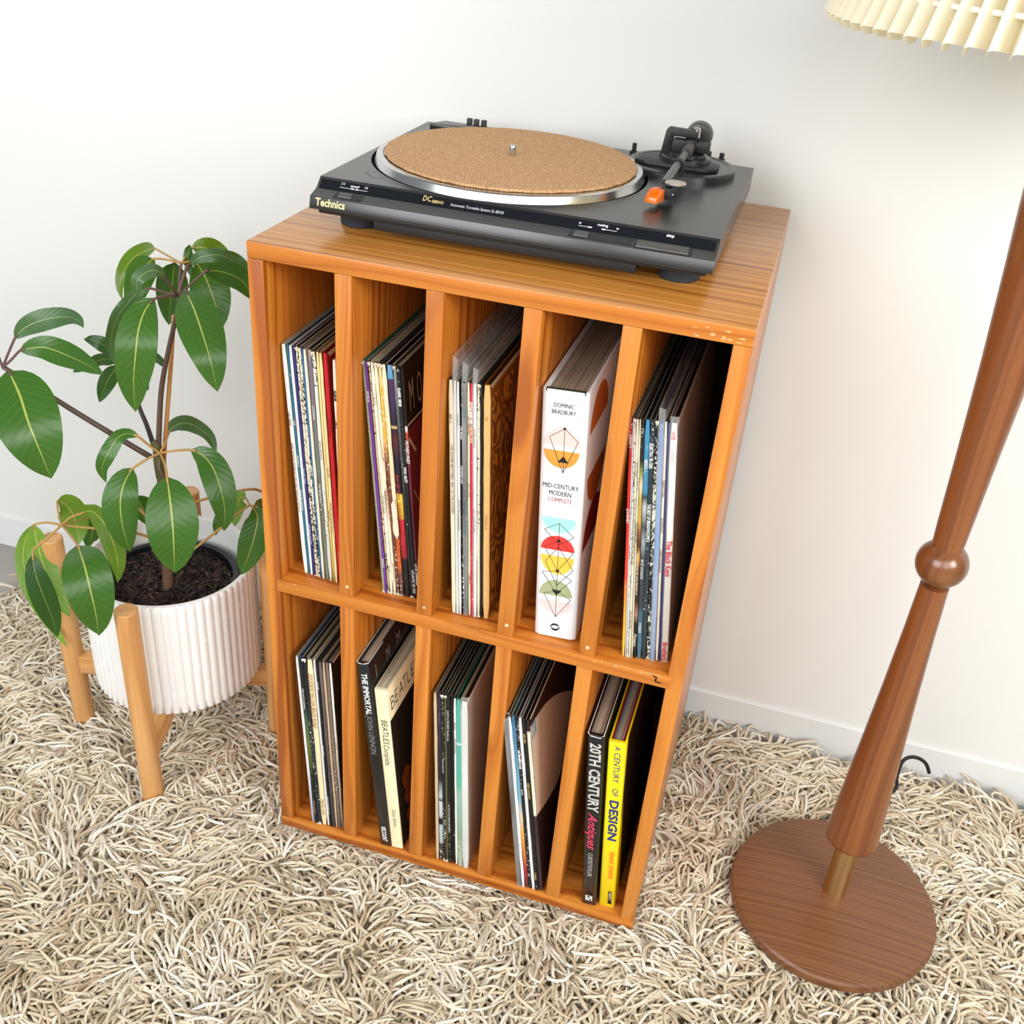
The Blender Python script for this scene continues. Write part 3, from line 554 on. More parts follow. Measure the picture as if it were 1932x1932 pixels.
for s in (1, -1):                                             # the two curved fish of the emblem
    o0 = [];
    for k in range(15):
        a = math.radians(20 + 150 * k / 14); wd = .0012 * math.sin(PI * (k + .6) / 15) ** .7 + .0002
        o0.append((a, wd))
    pts = [(.0048 + wd_) * 1.0 for a_, wd_ in o0]
    v = [(XC + s * (.0046 + wd_) * math.cos(a_), -.0006, zz(.952) + s * (.0040 + wd_) * math.sin(a_)) for a_, wd_ in o0] + [(XC + s * (.0046 - wd_) * math.cos(a_), -.0006, zz(.952) + s * (.0040 - wd_) * math.sin(a_)) for a_, wd_ in reversed(o0)]
    ln.add(v, [tuple(range(len(v)))])
    a_ = math.radians(172); cx, cz = XC + s * .0046 * math.cos(a_), zz(.952) + s * .004 * math.sin(a_)
    ln.add([(cx, -.0006, cz), (cx - s * .0022, -.0006, cz + s * .0006), (cx - s * .0004, -.0006, cz - s * .0022)], [(0, 1, 2)])
ln.obj('printed_line_drawing', BLK, LB)
def slab(parent, body, size, fr, col, sx=.9):
    text(parent, body, size, (XC - .001, -.0006, zz(fr)), (1, 0, 0), (0, 0, 1), ink(col), ax='CENTER', fit=sx)
slab(LB, 'DOMINIC', .0072, .054, K, .0225); slab(LB, 'BRADBURY', .0072, .078, K, .0267)
slab(LB, 'MID-CENTURY', .0084, .357, K, .0412); slab(LB, 'MODERN', .0084, .385, K, .0257); slab(LB, 'COMPLETE', .0074, .411, (170, 70, 70), .0278)
x = TH + .0003
for cy_, cz_, r, up, col in ((.06, .27, .045, 1, 0), (.06, .215, .045, -1, 1), (.06, .12, .05, 1, 2)):
    v = [(x, max(.002, cy_ + r * math.cos(PI * k / 18)), cz_ + up * r * math.sin(PI * k / 18)) for k in range(19)]; G().add(v, [tuple(range(19))]).obj('cover_print', ink(((220, 130, 70), (200, 110, 40), (150, 24, 24))[col]), LB)

# bottom row books
BCOV = plain('black_dust_jacket', (24, 24, 27), .3, var=.1, coat=.3)
JL = book('music_book', 'tall black hardback with white and grey spine title, leaning', .1598, .1234, .0162, .336, .25, T, .0015, BCOV, [pages((214, 200, 176))], ct=.0024, sq=.004)
wt = G(); wt.tube([(.0, .10, .3368), (.0, .002, .3372), (.003, -.0002, .3362), (.0075, .0006, .3348), (.012, -.0002, .3364), (.0162, .002, .3370), (.0162, .05, .3368)], .00055, 6); wt.obj('worn_edge', ink(WHITE), JL)
text(JL, 'THE IMMORTAL', .0112, (.0085, -.0006, .320), SX, SY, ink(WHITE), bold=.0003, fit=.0707)
text(JL, 'JOHN LENNON', .0112, (.0085, -.0006, .2467), SX, SY, ink((140, 142, 148)), fit=.068)
text(JL, 'VISCOUNT', .0104, (.0082, -.0006, .0400), SX, SY, ink(WHITE), bold=.0003, fit=.030, shear=.2)
for k, ch in enumerate('IMM'): text(JL, ch, .030, (.0166, .018 + .036 * k, .300), (0, 1, 0), (0, 0, 1), ink((150, 150, 152)), name='cover_lettering', ay='BOTTOM_BASELINE', sx=.6)
CRM = plain('cream_book_cover', (250, 238, 196), .45, var=.03)
BC = book('songbook', 'thick cream songbook with thin black handwritten style spine title', .1762, .1474, .0182, .2965, .245, T, .0035, CRM, [pages((214, 200, 166))], ct=.0008, sq=.0006, round_=.0008)
text(BC, 'BEATLES', .0125, (.0095, -.0006, .2450), SX, SY, ink((40, 34, 30)), bold=-.0001, fit=.0424)
text(BC, 'Complete', .0120, (.0088, -.0006, .2002), SX, SY, ink((40, 34, 30)), bold=-.0001, fit=.0372)
text(BC, 'Guitar Edition', .0086, (.0100, -.0006, .0780), SX, SY, ink((60, 52, 44)), bold=-.0001, fit=.0347, shear=.1)
x = .0182 + .0003
g = G(); g.add([(x, .0015, .001), (x, .244, .001), (x, .244, .243), (x, .0015, .243)], [(0, 1, 2, 3)]); g.obj('cover_panel', BLK, BC)
for k, ch in enumerate('BEATLES COM'): text(BC, ch, .034, (x + .0002, .006 + .0145 * k, .256), (0, 1, 0), (0, 0, 1), BLK, bold=-.0006, name='cover_lettering', ay='BOTTOM_BASELINE', sx=.75)
g = G()
for cy_, cz_, ry, rz in ((.034, .112, .014, .020), (.040, .078, .018, .018), (.036, .040, .013, .016)):
    v = [(x + .0002, cy_ + ry * math.cos(a) * (1 + .12 * math.sin(3 * a)), cz_ + rz * math.sin(a)) for a in [k * PI / 14 for k in range(28)]]; g.add(v, [tuple(range(28))])
g.obj('cover_picture', plain('orange_guitar_picture', (170, 88, 32), .5, var=.3, nscale=80), BC)
AQ = book('antiques_book', 'glossy black hardback with silver capitals and pink script on spine', .4638, .4372, .0205, .3145, .24, T, .0050, BCOV, [pages((190, 172, 150))], ct=.0026, sq=.004)
wt = G(); wt.tube([(0, .24, .3150), (0, .002, .3152), (.004, -.0002, .3130), (.0165, -.0004, .3120), (.0205, .002, .3150), (.0205, .14, .3150)], .0006, 6); wt.obj('worn_edge', ink(WHITE), AQ)
text(AQ, '20TH CENTURY', .0200, (.0100, -.0006, .3020), SX, SY, plain('silver_print', (206, 206, 200), .35, var=.05), bold=.0006, fit=.1205)
text(AQ, 'Antiques', .0175, (.0105, -.0006, .1790), SX, SY, ink((232, 70, 104)), bold=.0002, shear=.5, fit=.0690)
text(AQ, 'CURTIS/TAYLOR', .0088, (.0095, -.0006, .1040), SX, SY, ink((206, 200, 200)), fit=.0457)
g = G(); g.add([(.0055, -.0006, .009), (.0150, -.0006, .009), (.0150, -.0006, .0190), (.0055, -.0006, .0190)], [(0, 1, 2, 3)], 0)
g.add([(.0062, -.0008, .0098), (.0072, -.0008, .0098), (.0143, -.0008, .0182), (.0133, -.0008, .0182)], [(0, 1, 2, 3)], 1)
g.add([(.0100, -.0008, .0150), (.0120, -.0008, .0182), (.0080, -.0008, .0182), (.0070, -.0008, .0165)], [(0, 1, 2, 3)], 1)
g.add([(.0105, -.0008, .0098), (.0135, -.0008, .0098), (.0140, -.0008, .0130), (.0115, -.0008, .0128)], [(0, 1, 2, 3)], 1); g.obj('emblem', [ink(WHITE), BLK], AQ)
YEL = plain('yellow_dust_jacket', (255, 228, 20), .32, var=.03, coat=.2)
CD = book('century_book', 'bright yellow book with blue spine title, right end of bottom row', .4876, .4638, .0222, .3075, .25, T, .0100, YEL, [plain('dark_red_endpaper', (130, 14, 34), .6), pages((120, 140, 150)), pages((150, 150, 130)), pages((190, 160, 130)), pages((160, 120, 120)), plain('dark_red_endpaper_back', (130, 14, 34), .6)], ct=.0022, sq=.0035, round_=.002)
BLU = ink((30, 50, 130))
text(CD, 'A CENTURY', .0116, (.0120, -.0006, .3020), SX, SY, BLU, fit=.063); text(CD, 'OF', .0112, (.0122, -.0006, .2290), SX, SY, BLU, fit=.0135)
text(CD, 'DESIGN', .0165, (.0118, -.0006, .2080), SX, SY, BLU, bold=.0005, fit=.074)
text(CD, 'PENNY SPARKE', .0096, (.0135, -.0006, .1120), SX, SY, ink((240, 110, 30)), bold=.0001, fit=.053)
g = G(); g.add([(.0125, -.0006, .0080), (.0178, -.0006, .0080), (.0178, -.0006, .0330), (.0125, -.0006, .0330)], [(0, 1, 2, 3)]); g.obj('publisher_label', BLK, CD)
text(CD, 'FIREFLY', .0056, (.0152, -.0009, .0320), SX, SY, ink((240, 236, 190)), sx=.9, name='publisher_name')
g = G(); x = .0222 + .0003
g.add([(x, .03, .005), (x, .249, .005), (x, .249, .305), (x, .016, .305), (x, .012, .20)], [(0, 1, 2, 3, 4)]); g.obj('cover_panel', ink((40, 26, 12)), CD)
g = G(); strip(g, (.004, .175), (.016, .29), .003, x + .0002); strip(g, (.010, .16), (.03, .20), .002, x + .0002); g.obj('cover_line', BLU, CD)
del strip_g

# ------------------------------------------------------------------ turntable
TT = thing('turntable', 'black record player with cork mat standing on the pine cabinet', 'turntable', (0, 0, H))
BP = NT('black_satin_plastic'); _o = BP.coord(); BP.set(col=srgb(36, 36, 35), rough=.27, spec=.8)
BP.bump(BP.noise(_o, 1500, 2), .05, .0003); BP = BP.m
BM = plain('matt_black_plastic', (26, 26, 27), .5, var=.05)
GLS = plain('gloss_black_strip', (14, 18, 24), .14, var=0)
GREY = plain('dark_grey_plastic', (74, 70, 66), .4)
X0, X1 = .0462, .4850
def ground_hole_deck():
    "deck slab with the round recess the platter sits in"
    g = G(); cx, cy, r = .214, .249, .1635; n = 72; y0, y1 = .087, .417; z = .055
    ang = [2 * PI * k / n for k in range(n)]; inner = [(cx + r * math.cos(a), cy + r * math.sin(a)) for a in ang]; outer = []
    for a in ang:
        c, s = math.cos(a), math.sin(a); t = 1e9
        if c > 1e-6: t = min(t, (X1 - cx) / c)
        if c < -1e-6: t = min(t, (X0 - cx) / c)
        if s > 1e-6: t = min(t, (y1 - cy) / s)
        if s < -1e-6: t = min(t, (y0 - cy) / s)
        outer.append((cx + c * t, cy + s * t))
    for q in ((X0, y0), (X1, y0), (X1, y1), (X0, y1)):
        k = min(range(n), key=lambda i: (outer[i][0] - q[0]) ** 2 + (outer[i][1] - q[1]) ** 2); outer[k] = q
    v = [(x, y, z) for x, y in inner] + [(x, y, z) for x, y in outer] + [(x, y, z - .012) for x, y in inner] + [(x, y, z - .012) for x, y in outer]
    f = []
    for k in range(n):
        j = (k + 1) % n; f += [(k, j, n + j, n + k), (2 * n + j, 2 * n + k, 3 * n + k, 3 * n + j), (k, 2 * n + k, 2 * n + j, j), (n + k, n + j, 3 * n + j, 3 * n + k)]
    g.add(v, f); return g
ground_hole_deck().obj('deck', BP, TT)
G().prism([(.088, .0432), (.417, .0432), (.417, .027), (.058, .027), (.0582, .030), (.0605, .0400), (.0757, .0448), (.0872, .0549), (.088, .0549)], X0, X1).obj('body', BP, TT, bevel=.0006, seg=2)
def slope(x, f, up=.0):
    "point on the sloped label strip (f 0 at its foot, 1 at its top)"
    a = Vector((0, .0757, .0448)); b = Vector((0, .0872, .0549)); n = Vector((0, -.0101, .0115)).normalized(); p = a.lerp(b, f) + n * up; return (x, p.y, p.z)
sd = (Vector(slope(0, 1)) - Vector(slope(0, 0))).normalized()
g = G(); g.add([slope(X0 + .003, .02, .0002), slope(X1 - .003, .02, .0002), slope(X1 - .003, .80, .0002), slope(X0 + .003, .80, .0002)], [(0, 1, 2, 3)]); g.obj('label_strip', GLS, TT)
G().box(X0 + .007, .478, .066, .41, .021, .0272).box(.116, .406, .070, .405, .0110, .0215).obj('base', BM, TT, bevel=.001)
for x, y in ((.0800, .117), (.4460, .117), (.0800, .375), (.4460, .375)):
    g = G(); g.lathe([(.0205, 0), (.0218, .0015), (.0218, .0150), (.019, .0160), (.019, .0215)], (x, y), 96, fn=lambda r, a, z: r + (.00035 if int(a * 96 / (2 * PI) + .5) % 2 and r > .0215 else 0))
    g.obj('foot', plain('ribbed_rubber', (38, 44, 52), .75) if x < .1 and y < .2 else bpy.data.materials['ribbed_rubber'], TT, smooth=True, angle=.5)
CXP, CYP = .214, .249
ALU = NT('brushed_aluminium'); ALU.set(col=srgb(200, 202, 202), rough=.20, metal=1); ALU.b.inputs['Anisotropic'].default_value = .3; ALU = ALU.m
G().lathe([(.158, .048), (.1600, .0495), (.1600, .0545), (.1592, .0562), (.1572, .0622), (.1560, .0634), (.1500, .0638), (.149, .0628)], (CXP, CYP), 160).obj('platter', ALU, TT, smooth=True, angle=.35)
def cork():
    t = NT('cork'); o = t.coord(); v = t.new('ShaderNodeTexVoronoi'); v.inputs['Scale'].default_value = 520; t.link(o, v.inputs['Vector'])
    n = t.noise(o, 700, 3, .6); c = t.ramp(t.math('ADD', t.math('MULTIPLY', n, .7), t.math('MULTIPLY', v.outputs['Distance'], .35)), [(.3, srgb(136, 94, 58)), (.45, srgb(182, 138, 96)), (.65, srgb(212, 172, 130))])
    c = t.mix(t.ramp(t.noise(o, 330, 1), [(.66, (0,) * 3), (.72, (.5,) * 3)]), c, srgb(120, 78, 44))
    t.set(col=c, rough=.85, spec=.2); t.bump(n, .4, .0006); return t.m
G().lathe([(.1478, .0640), (.1486, .0648), (.1486, .0664), (.1478, .0672), (.004, .0673)], (CXP + .001, CYP - .001), 140, fn=lambda r, a, z: r + (.0004 * math.sin(37 * a) + .0004 * math.sin(23 * a + 1) if r > .1 else 0)).obj('cork_mat', cork(), TT, smooth=True, angle=.6)
CHR = NT('chrome'); CHR.set(col=srgb(206, 204, 198), rough=.15, metal=1); CHR = CHR.m
G().lathe([(.0042, .066), (.0042, .0765), (.0036, .0790), (.0018, .0803)], (CXP + .002, CYP - .002), 20).obj('spindle', CHR, TT, smooth=True, angle=.6)
# lettering of the front
WI = ink((226, 226, 226)); GI = ink((226, 196, 130)); n_ = Vector((0, -.0101, .0115)).normalized()
def lab(body, x, f, size, m=WI, **k): text(TT, body, size, slope(x, f, .0005), (1, 0, 0), sd, m, **k)
lab('33', .0730, .62, .0042, sx=1.1, space=1.1); lab('speed', .0845, .55, .0042, bold=.0001); lab('45', .1005, .45 + .12, .0042)
lab('DC', .1680, .50, .0092, GI, bold=.0001, fit=.0095); lab('SERVO', .1790, .36, .0050, GI, bold=.0001, fit=.0130)
lab('Automatic Turntable System SL-BD20', .2000, .34, .0046, fit=.0590)
lab('cueing', .3590, .62, .0044, bold=.0001); lab('stop', .4310, .64, .0046, bold=.0002)
text(TT, 'Technics', .0112, (.0535, .0587, .0348), (1, 0, 0), (0, .0023, .01), ink((250, 226, 160)), bold=.0003, fit=.0345)
g = G()
def hl(x0, x1, f, wd):
    a = slope(x0, f, .0005); b = slope(x1, f, .0005); c = slope(x1, f + wd, .0005); d = slope(x0, f + wd, .0005); g.add([a, b, c, d], [(0, 1, 2, 3)])
for x0, x1, thick in ((.0725, .0880, .0855), (.0905, .1050, .0905), (.3400, .3545, .3500), (.3645, .3805, .3645)):
    hl(x0, x1, .30, .035); hl(thick, thick + .004, .27, .10)
for x in (.3395, .3790):
    g.add([slope(x, .58, .0005), slope(x + .0030, .58, .0005), slope(x + .0015, .42, .0005)], [(0, 1, 2)])
g.obj('scale_marks', WI, TT)
def ledge(x, f, up=0):
    a = Vector((0, .0605, .0400)); b = Vector((0, .0757, .0448)); n = Vector((0, -.0048, .0152)).normalized(); p = a.lerp(b, f) + n * up; return (x, p.y, p.z)
def pad(name, x0, x1, f0, f1, up, mat, inset=.0008):
    g = G(); lo = [ledge(x0, f0, 0), ledge(x1, f0, 0), ledge(x1, f1, 0), ledge(x0, f1, 0)]; hi = [ledge(x0 + inset, f0 + .06, up), ledge(x1 - inset, f0 + .06, up), ledge(x1 - inset, f1 - .06, up), ledge(x0 + inset, f1 - .06, up)]
    g.add(lo + hi, [(4, 5, 6, 7), (0, 1, 5, 4), (1, 2, 6, 5), (2, 3, 7, 6), (3, 0, 4, 7)]); return g.obj(name, mat, TT, bevel=.0002, seg=1)
pad('speed_slot', .0715, .1045, .12, .92, .0004, BM); pad('speed_slider', .0760, .0920, .25, .85, .0022, GREY)
pad('cueing_slot', .3330, .4000, .12, .92, .0004, BM); pad('cueing_lever', .3380, .3540, .25, .85, .0022, GREY)
pad('stop_button_frame', .4010, .4610, .05, .98, .0004, BM); pad('stop_button', .4035, .4580, .12, .90, .0024, GREY)
g = G()
P4 = [(.0815, .127), (.1010, .109), (.1170, .130), (.0955, .1445)]
for i in range(4):
    A = Vector((*P4[i], .0552)); B = Vector((*P4[(i + 1) % 4], .0552)); d = (B - A).normalized(); n = Vector((-d.y, d.x, 0)) * .0003; g.add([A - n, B - n, B + n, A + n], [(0, 1, 2, 3)])
g.obj('engraved_outline', BM, TT)
# dust cover hinges
G().prism([(.060, .385), (.072, .412), (.118, .412), (.122, .398), (.110, .385)], .055, .0605, 'Z').obj('hinge_plate', BP, TT, bevel=.001)
g = G()
for x in (.101, .1105, .121): g.box(x, x + .0065, .4165, .423, .050, .0660)
g.box(.097, .131, .4165, .4225, .044, .058); g.obj('hinge', BM, TT, bevel=.0006)
g = G(); g.box(.424, .447, .4165, .4225, .044, .060)
for x in (.423, .4395): g.box(x, x + .006, .4165, .4225, .052, .067)
g.obj('hinge', BM, TT, bevel=.0006)
G().lathe([(.0052, .055), (.0052, .0585), (.0028, .0590), (.0028, .0680), (.0022, .0685)], (.3330, .4000), 20).obj('transit_pin', BM, TT, smooth=True, angle=.6)
# tonearm assembly
PX, PY = .4100, .3500
AR = G().lathe([(.0660, .0545), (.0660, .0615), (.0645, .0630), (.060, .0632), (.0585, .0622), (.0005, .0622)], (.4015, .3536), 90, fn=lambda r, a, z: r)
AR.obj('tonearm_plate', BP, TT, smooth=True, angle=.5)
G().prism([(.3475, .327), (.362, .318), (.4350, .316), (.4480, .330), (.4480, .352), (.4300, .372), (.368, .376), (.350, .352)], .0622, .0672, 'Z').obj('tonearm_base', BM, TT, bevel=.0012)
G().lathe([(.0300, .0665), (.0300, .0725), (.0280, .0735), (.0220, .0738), (.0220, .0765), (.0200, .0775)], (PX - .004, PY), 48).obj('tonearm_collar', BP, TT, smooth=True, angle=.5)
G().prism([(PX - .0370, .066), (PX - .0300, .066), (PX - .0245, .0760), (PX - .0235, .0930), (PX + .006, .0930), (PX + .006, .1005), (PX - .0300, .1015), (PX - .0325, .0995)], PY + .002, PY + .017, 'Y').obj('bearing_bridge', BM, TT, bevel=.0007)
G().lathe([(.0042, .0935), (.0042, .1035), (.0034, .1045)], (PX + .0035, PY + .010), 20).obj('bearing_screw', CHR, TT, smooth=True, angle=.5)
g = G(); g.box(PX - .0215, PX - .004, PY - .008, PY + .008, .0775, .0915); g.box(PX + .004, PX + .0230, PY - .007, PY + .007, .0790, .0905); g.box(PX - .005, PX + .005, PY - .011, PY + .013, .0775, .0925); g.cyl((PX, PY, .066), (PX, PY, .078), .010, n=24)
g.obj('gimbal', BM, TT, bevel=.0006)
p0 = Vector((PX, PY - .006, .0855)); p1 = Vector((PX - .0045, .200, .0735))
G().tube([p0 + Vector((0, .006, 0)), p0 + Vector((0, -.030, -.0022))], .0066, 20).obj('arm_sleeve', GREY, TT, smooth=True, angle=.6)
GT_ = NT('grey_arm_metal'); GT_.set(col=srgb(96, 96, 94), rough=.28, metal=.6); GT_ = GT_.m
G().tube([p0, p1], .0046, 20).obj('tonearm_tube', GT_, TT, smooth=True, angle=.6)
dq = (p1 - p0).normalized(); mid = p0.lerp(p1, .50)
g = G(); g.tube([mid - dq * .003, mid + dq * .003], .0063, 20); g.box(mid.x - .003, mid.x + .003, mid.y - .003, mid.y + .003, .066, mid.z); g.box(mid.x + .0045, mid.x + .0075, mid.y - .004, mid.y + .004, mid.z - .010, mid.z + .004); g.obj('arm_rest_clip', BM, TT, smooth=True, angle=.5)
G().tube([p0 + Vector((0, .012, .001)), p0 + Vector((0, .038, .002))], .0040, 16).obj('rear_shaft', BM, TT, smooth=True, angle=.6)
cw0 = Vector((PX + .003, PY + .034, .0885)); q = (Vector((.0, 1, .10))).to_track_quat('Z', 'Y').to_matrix().to_4x4()
G().lathe([(.0125, 0), (.0150, .0010), (.0158, .0045), (.0165, .0060), (.0165, .0160), (.0160, .0175), (.0125, .0180)], n=48, mtx=Matrix.Translation(cw0) @ q).obj('counterweight', [plain('counterweight_grey', (72, 70, 66), .35)][0], TT, smooth=True, angle=.4)
g = G(); g.prism([(-.0085, 0), (.0085, 0), (.0085, .012), (-.0085, .012)], -.012, .012, 'Y', mtx=Matrix.Translation((p1.x + .003, .190, .0615)) @ Matrix.Rotation(-.10, 4, 'Z')); g.obj('headshell', BM, TT, bevel=.0010)
G().lathe([(.0012, .0735), (.0112, .0765), (.0117, .0775), (.0112, .0785), (.001, .0790)], (.4185, .1905), 40).obj('finger_lift', plain('champagne_metal', (196, 184, 168), .25, metal=.7), TT, smooth=True, angle=.5)
ORG = NT('orange_clear_plastic'); ORG.set(col=srgb(255, 128, 16), rough=.12, trans=.35, spec=.7); ORG = ORG.m
g = G(); mt = Matrix.Translation((p1.x - .002, .1780, .0595)) @ Matrix.Rotation(-.25, 4, 'Z')
g.prism([(0, .000), (0, .0135), (-.010, .0140), (-.019, .0075), (-.0205, .0010)], -.0072, .0072, 'X', mtx=mt)
g.prism([(-.002, .0130), (-.002, .0155), (-.013, .0155), (-.018, .0110)], -.0035, .0035, 'X', mtx=mt)
g.obj('stylus_guard', ORG, TT, bevel=.0012)
G().cyl((p1.x + .0118, .1860, .0660), (p1.x + .0128, .1860, .0660), .0013, n=10).obj('cartridge_screw', CHR, TT)

# ------------------------------------------------------------------ floor lamp
LX, LY = .8058, .1420
LT = thing('floor_lamp', 'tall turned teak floor lamp with brass tube and pleated cream shade', 'lamp', (LX, LY, .006), (0, -.0155, 0))
TK = ((148, 92, 50), (132, 76, 38), (104, 56, 28))
TEAKB = wood('teak_base', (134, 88, 52), (120, 76, 44), (92, 54, 30), axis='X', ring=.0045, contrast=.7, pith=(.30, .02), seed=31, rough=.42, wob=.006, coat=.12)
TEAKP = wood('teak_pole', *TK, axis='Z', ring=.012, pith=(.03, .02), seed=33, rough=.36, wob=.012, coat=.2, fiber=.3, contrast=.8)
TEAKK = wood('teak_ball', (140, 88, 50), (122, 74, 40), (96, 56, 28), axis='Z', ring=.014, pith=(.03, .01), seed=35, rough=.25, coat=.4)
G().lathe([(.140, -.004), (.1445, 0), (.1460, .006), (.1452, .013), (.1425, .0165), (.130, .0195), (.09, .0245), (.045, .0285), (.016, .030), (.001, .030)], n=128).obj('base', TEAKB, LT, smooth=True, angle=.5)
BR = NT('brass'); BR.set(col=srgb(228, 208, 152), rough=.34, metal=1); BR.b.inputs['Anisotropic'].default_value = .5; BR = BR.m
G().lathe([(.0165, .029), (.0165, .140)], n=40).obj('brass_tube', BR, LT, smooth=True, angle=.6)
G().lathe([(.018, .1345), (.033, .136), (.0350, .139), (.0354, .143), (.0340, .170), (.0310, .230), (.0268, .310), (.0220, .410), (.0184, .500), (.0164, .568)], n=64).obj('lower_pole', TEAKP, LT, smooth=True, angle=.6)
G().lathe([(.0298 * math.sin(a), .5985 - .0290 * math.cos(a)) for a in [PI * k / 24 for k in range(1, 24)]], n=56).obj('ball', TEAKK, LT, smooth=True, angle=.8)
G().lathe([(.0172, .617), (.0185, .650), (.0215, .740), (.0260, .850), (.0318, .955), (.0350, 1.005), (.0360, 1.030), (.0340, 1.036), (.012, 1.038)], n=64).obj('upper_pole', TEAKP, LT, smooth=True, angle=.6)
G().lathe([(.010, 1.036), (.010, 1.20)], n=24).obj('upper_brass_tube', BR, LT, smooth=True, angle=.6)
G().lathe([(.018, 1.18), (.018, 1.24), (.026, 1.25), (.03, 1.29), (.024, 1.33), (.006, 1.345)], n=24).obj('lamp_bulb', plain('white_glass', (240, 238, 230), .2), LT, smooth=True, angle=.6)
SH = NT('cream_pleated_card'); _o = SH.coord(); SH.set(col=SH.mix(SH.noise(_o, 30, 3), srgb(246, 238, 210), srgb(252, 247, 230)), rough=.6, spec=.25); SH.set(sss=.0)
SH.b.inputs['Transmission Weight'].default_value = 0
_tr = SH.new('ShaderNodeBsdfTranslucent'); _tr.inputs[0].default_value = srgb(252, 240, 200); _mx = SH.new('ShaderNodeMixShader'); _mx.inputs[0].default_value = .3
SH.link(SH.b.outputs[0], _mx.inputs[1]); SH.link(_tr.outputs[0], _mx.inputs[2]); SH.link(_mx.outputs[0], SH.n['Material Output'].inputs[0]); SH = SH.m
RB, ZB, RT, ZT, NP = .251, 1.158, .138, 1.48, 84
def rsh(z): return RB + (RT - RB) * (z - ZB) / (ZT - ZB)
pl0 = None
zs_ = [ZB, ZB + .010, ZB + .03, ZB + .08, ZB + .17, ZB + .26, ZT]
for k in range(NP):                                           # every pleat is a folded leaf of its own
    a0 = 2 * PI * k / NP
    if pl0 is None:
        v = []
        for z in zs_:
            r = rsh(z); dz = .004 if z == ZB else 0; st = 2 * PI / NP
            ring = [(r - .024, -.5 * st, 0), (r - .006, -.10 * st, .0), (r, .08 * st, .002), (r - .0015, .26 * st, .003), (r - .010, .36 * st, .002), (r - .024, .50 * st, 0)]
            v += [(q * math.cos(t), q * math.sin(t), z - (dz if i in (0, 1) else 0) + (e if z == ZB else 0)) for i, (q, t, e) in enumerate(ring)]
        m = 6; f = [(j * m + i, j * m + i + 1, (j + 1) * m + i + 1, (j + 1) * m + i) for j in range(len(zs_) - 1) for i in range(m - 1)]
        pl0 = mesh('pleat', v, f, SH, LT, smooth=True, angle=1.2); p = pl0
    else:
        p = bpy.data.objects.new('pleat', pl0.data); COL.objects.link(p); p.parent = LT
    p.rotation_euler = (0, 0, a0)
ring = G(); ring.tube([((rsh(ZB + .026) - .0115) * math.cos(a), (rsh(ZB + .026) - .0115) * math.sin(a), ZB + .026) for a in [2 * PI * k / 120 for k in range(121)]], .0024, 8)
ring.obj('shade_cord', plain('white_cord', (246, 244, 236), .6), LT, smooth=True, angle=1.)
g = G()
for k in range(3):
    a = 2 * PI * k / 3; g.cyl((0, 0, 1.30), ((rsh(1.40) - .025) * math.cos(a), (rsh(1.40) - .025) * math.sin(a), 1.40), .0015, n=8)
g.obj('shade_frame', BR, LT)
cpts = [Vector(p) for p in ((.02, .13, .006), (.03, .17, .004), (.05, .215, .004))] + [at(u, v, y) - Vector((LX, LY, .006)) for u, v, y in ((1687, 1492, .395), (1692, 1468, .405), (1699, 1446, .412), (1708, 1434, .418), (1722, 1430, .424), (1737, 1434, .428), (1748, 1444, .430), (1753, 1460, .430))]
G().tube(smoothpts(cpts), .0030, 10).obj('power_cord', BLK, LT, smooth=True, angle=1.)

# ------------------------------------------------------------------ plant stand and pot
LEG = wood('light_wood_leg', (228, 176, 116), (216, 160, 98), (192, 132, 74), axis='Z', ring=.014, pith=(.02, .03), seed=41, rough=.45, coat=.1, wob=.012)
BAR = wood('light_wood_bar', (228, 176, 116), (216, 160, 98), (192, 132, 74), axis='X', ring=.014, pith=(.02, .03), seed=43, rough=.45, coat=.1)
SCX, SCY = -.2596, .1440
PS = thing('plant_stand', 'light wooden four legged plant stand holding the white pot', 'plant stand', (SCX, SCY, -.012))
legs = [(-.2143, -.0092), (-.4159, .1000), (-.3049, .2972), (-.1033, .1880)]
for (x, y) in legs:
    G().lathe([(.0150, 0), (.0162, .0015), (.0162, .3600), (.0152, .3615)], (x - SCX, y - SCY), 36).obj('leg', LEG, PS, smooth=True, angle=.5)
def bar(a, b, z, name, cut=0):
    A = Vector((a[0] - SCX, a[1] - SCY, z)); B = Vector((b[0] - SCX, b[1] - SCY, z)); d = (B - A); l = d.length
    o = G().box(-l / 2 + .010, l / 2 - .010, -.0105, .0105, -.017, .017).obj(name, BAR, PS, bevel=.002); o.location = (A + B) / 2; o.rotation_euler = (0, 0, math.atan2(d.y, d.x)); return o
bar(legs[1], legs[3], .1225, 'cross_bar'); o = bar(legs[0], legs[2], .0885, 'cross_bar')

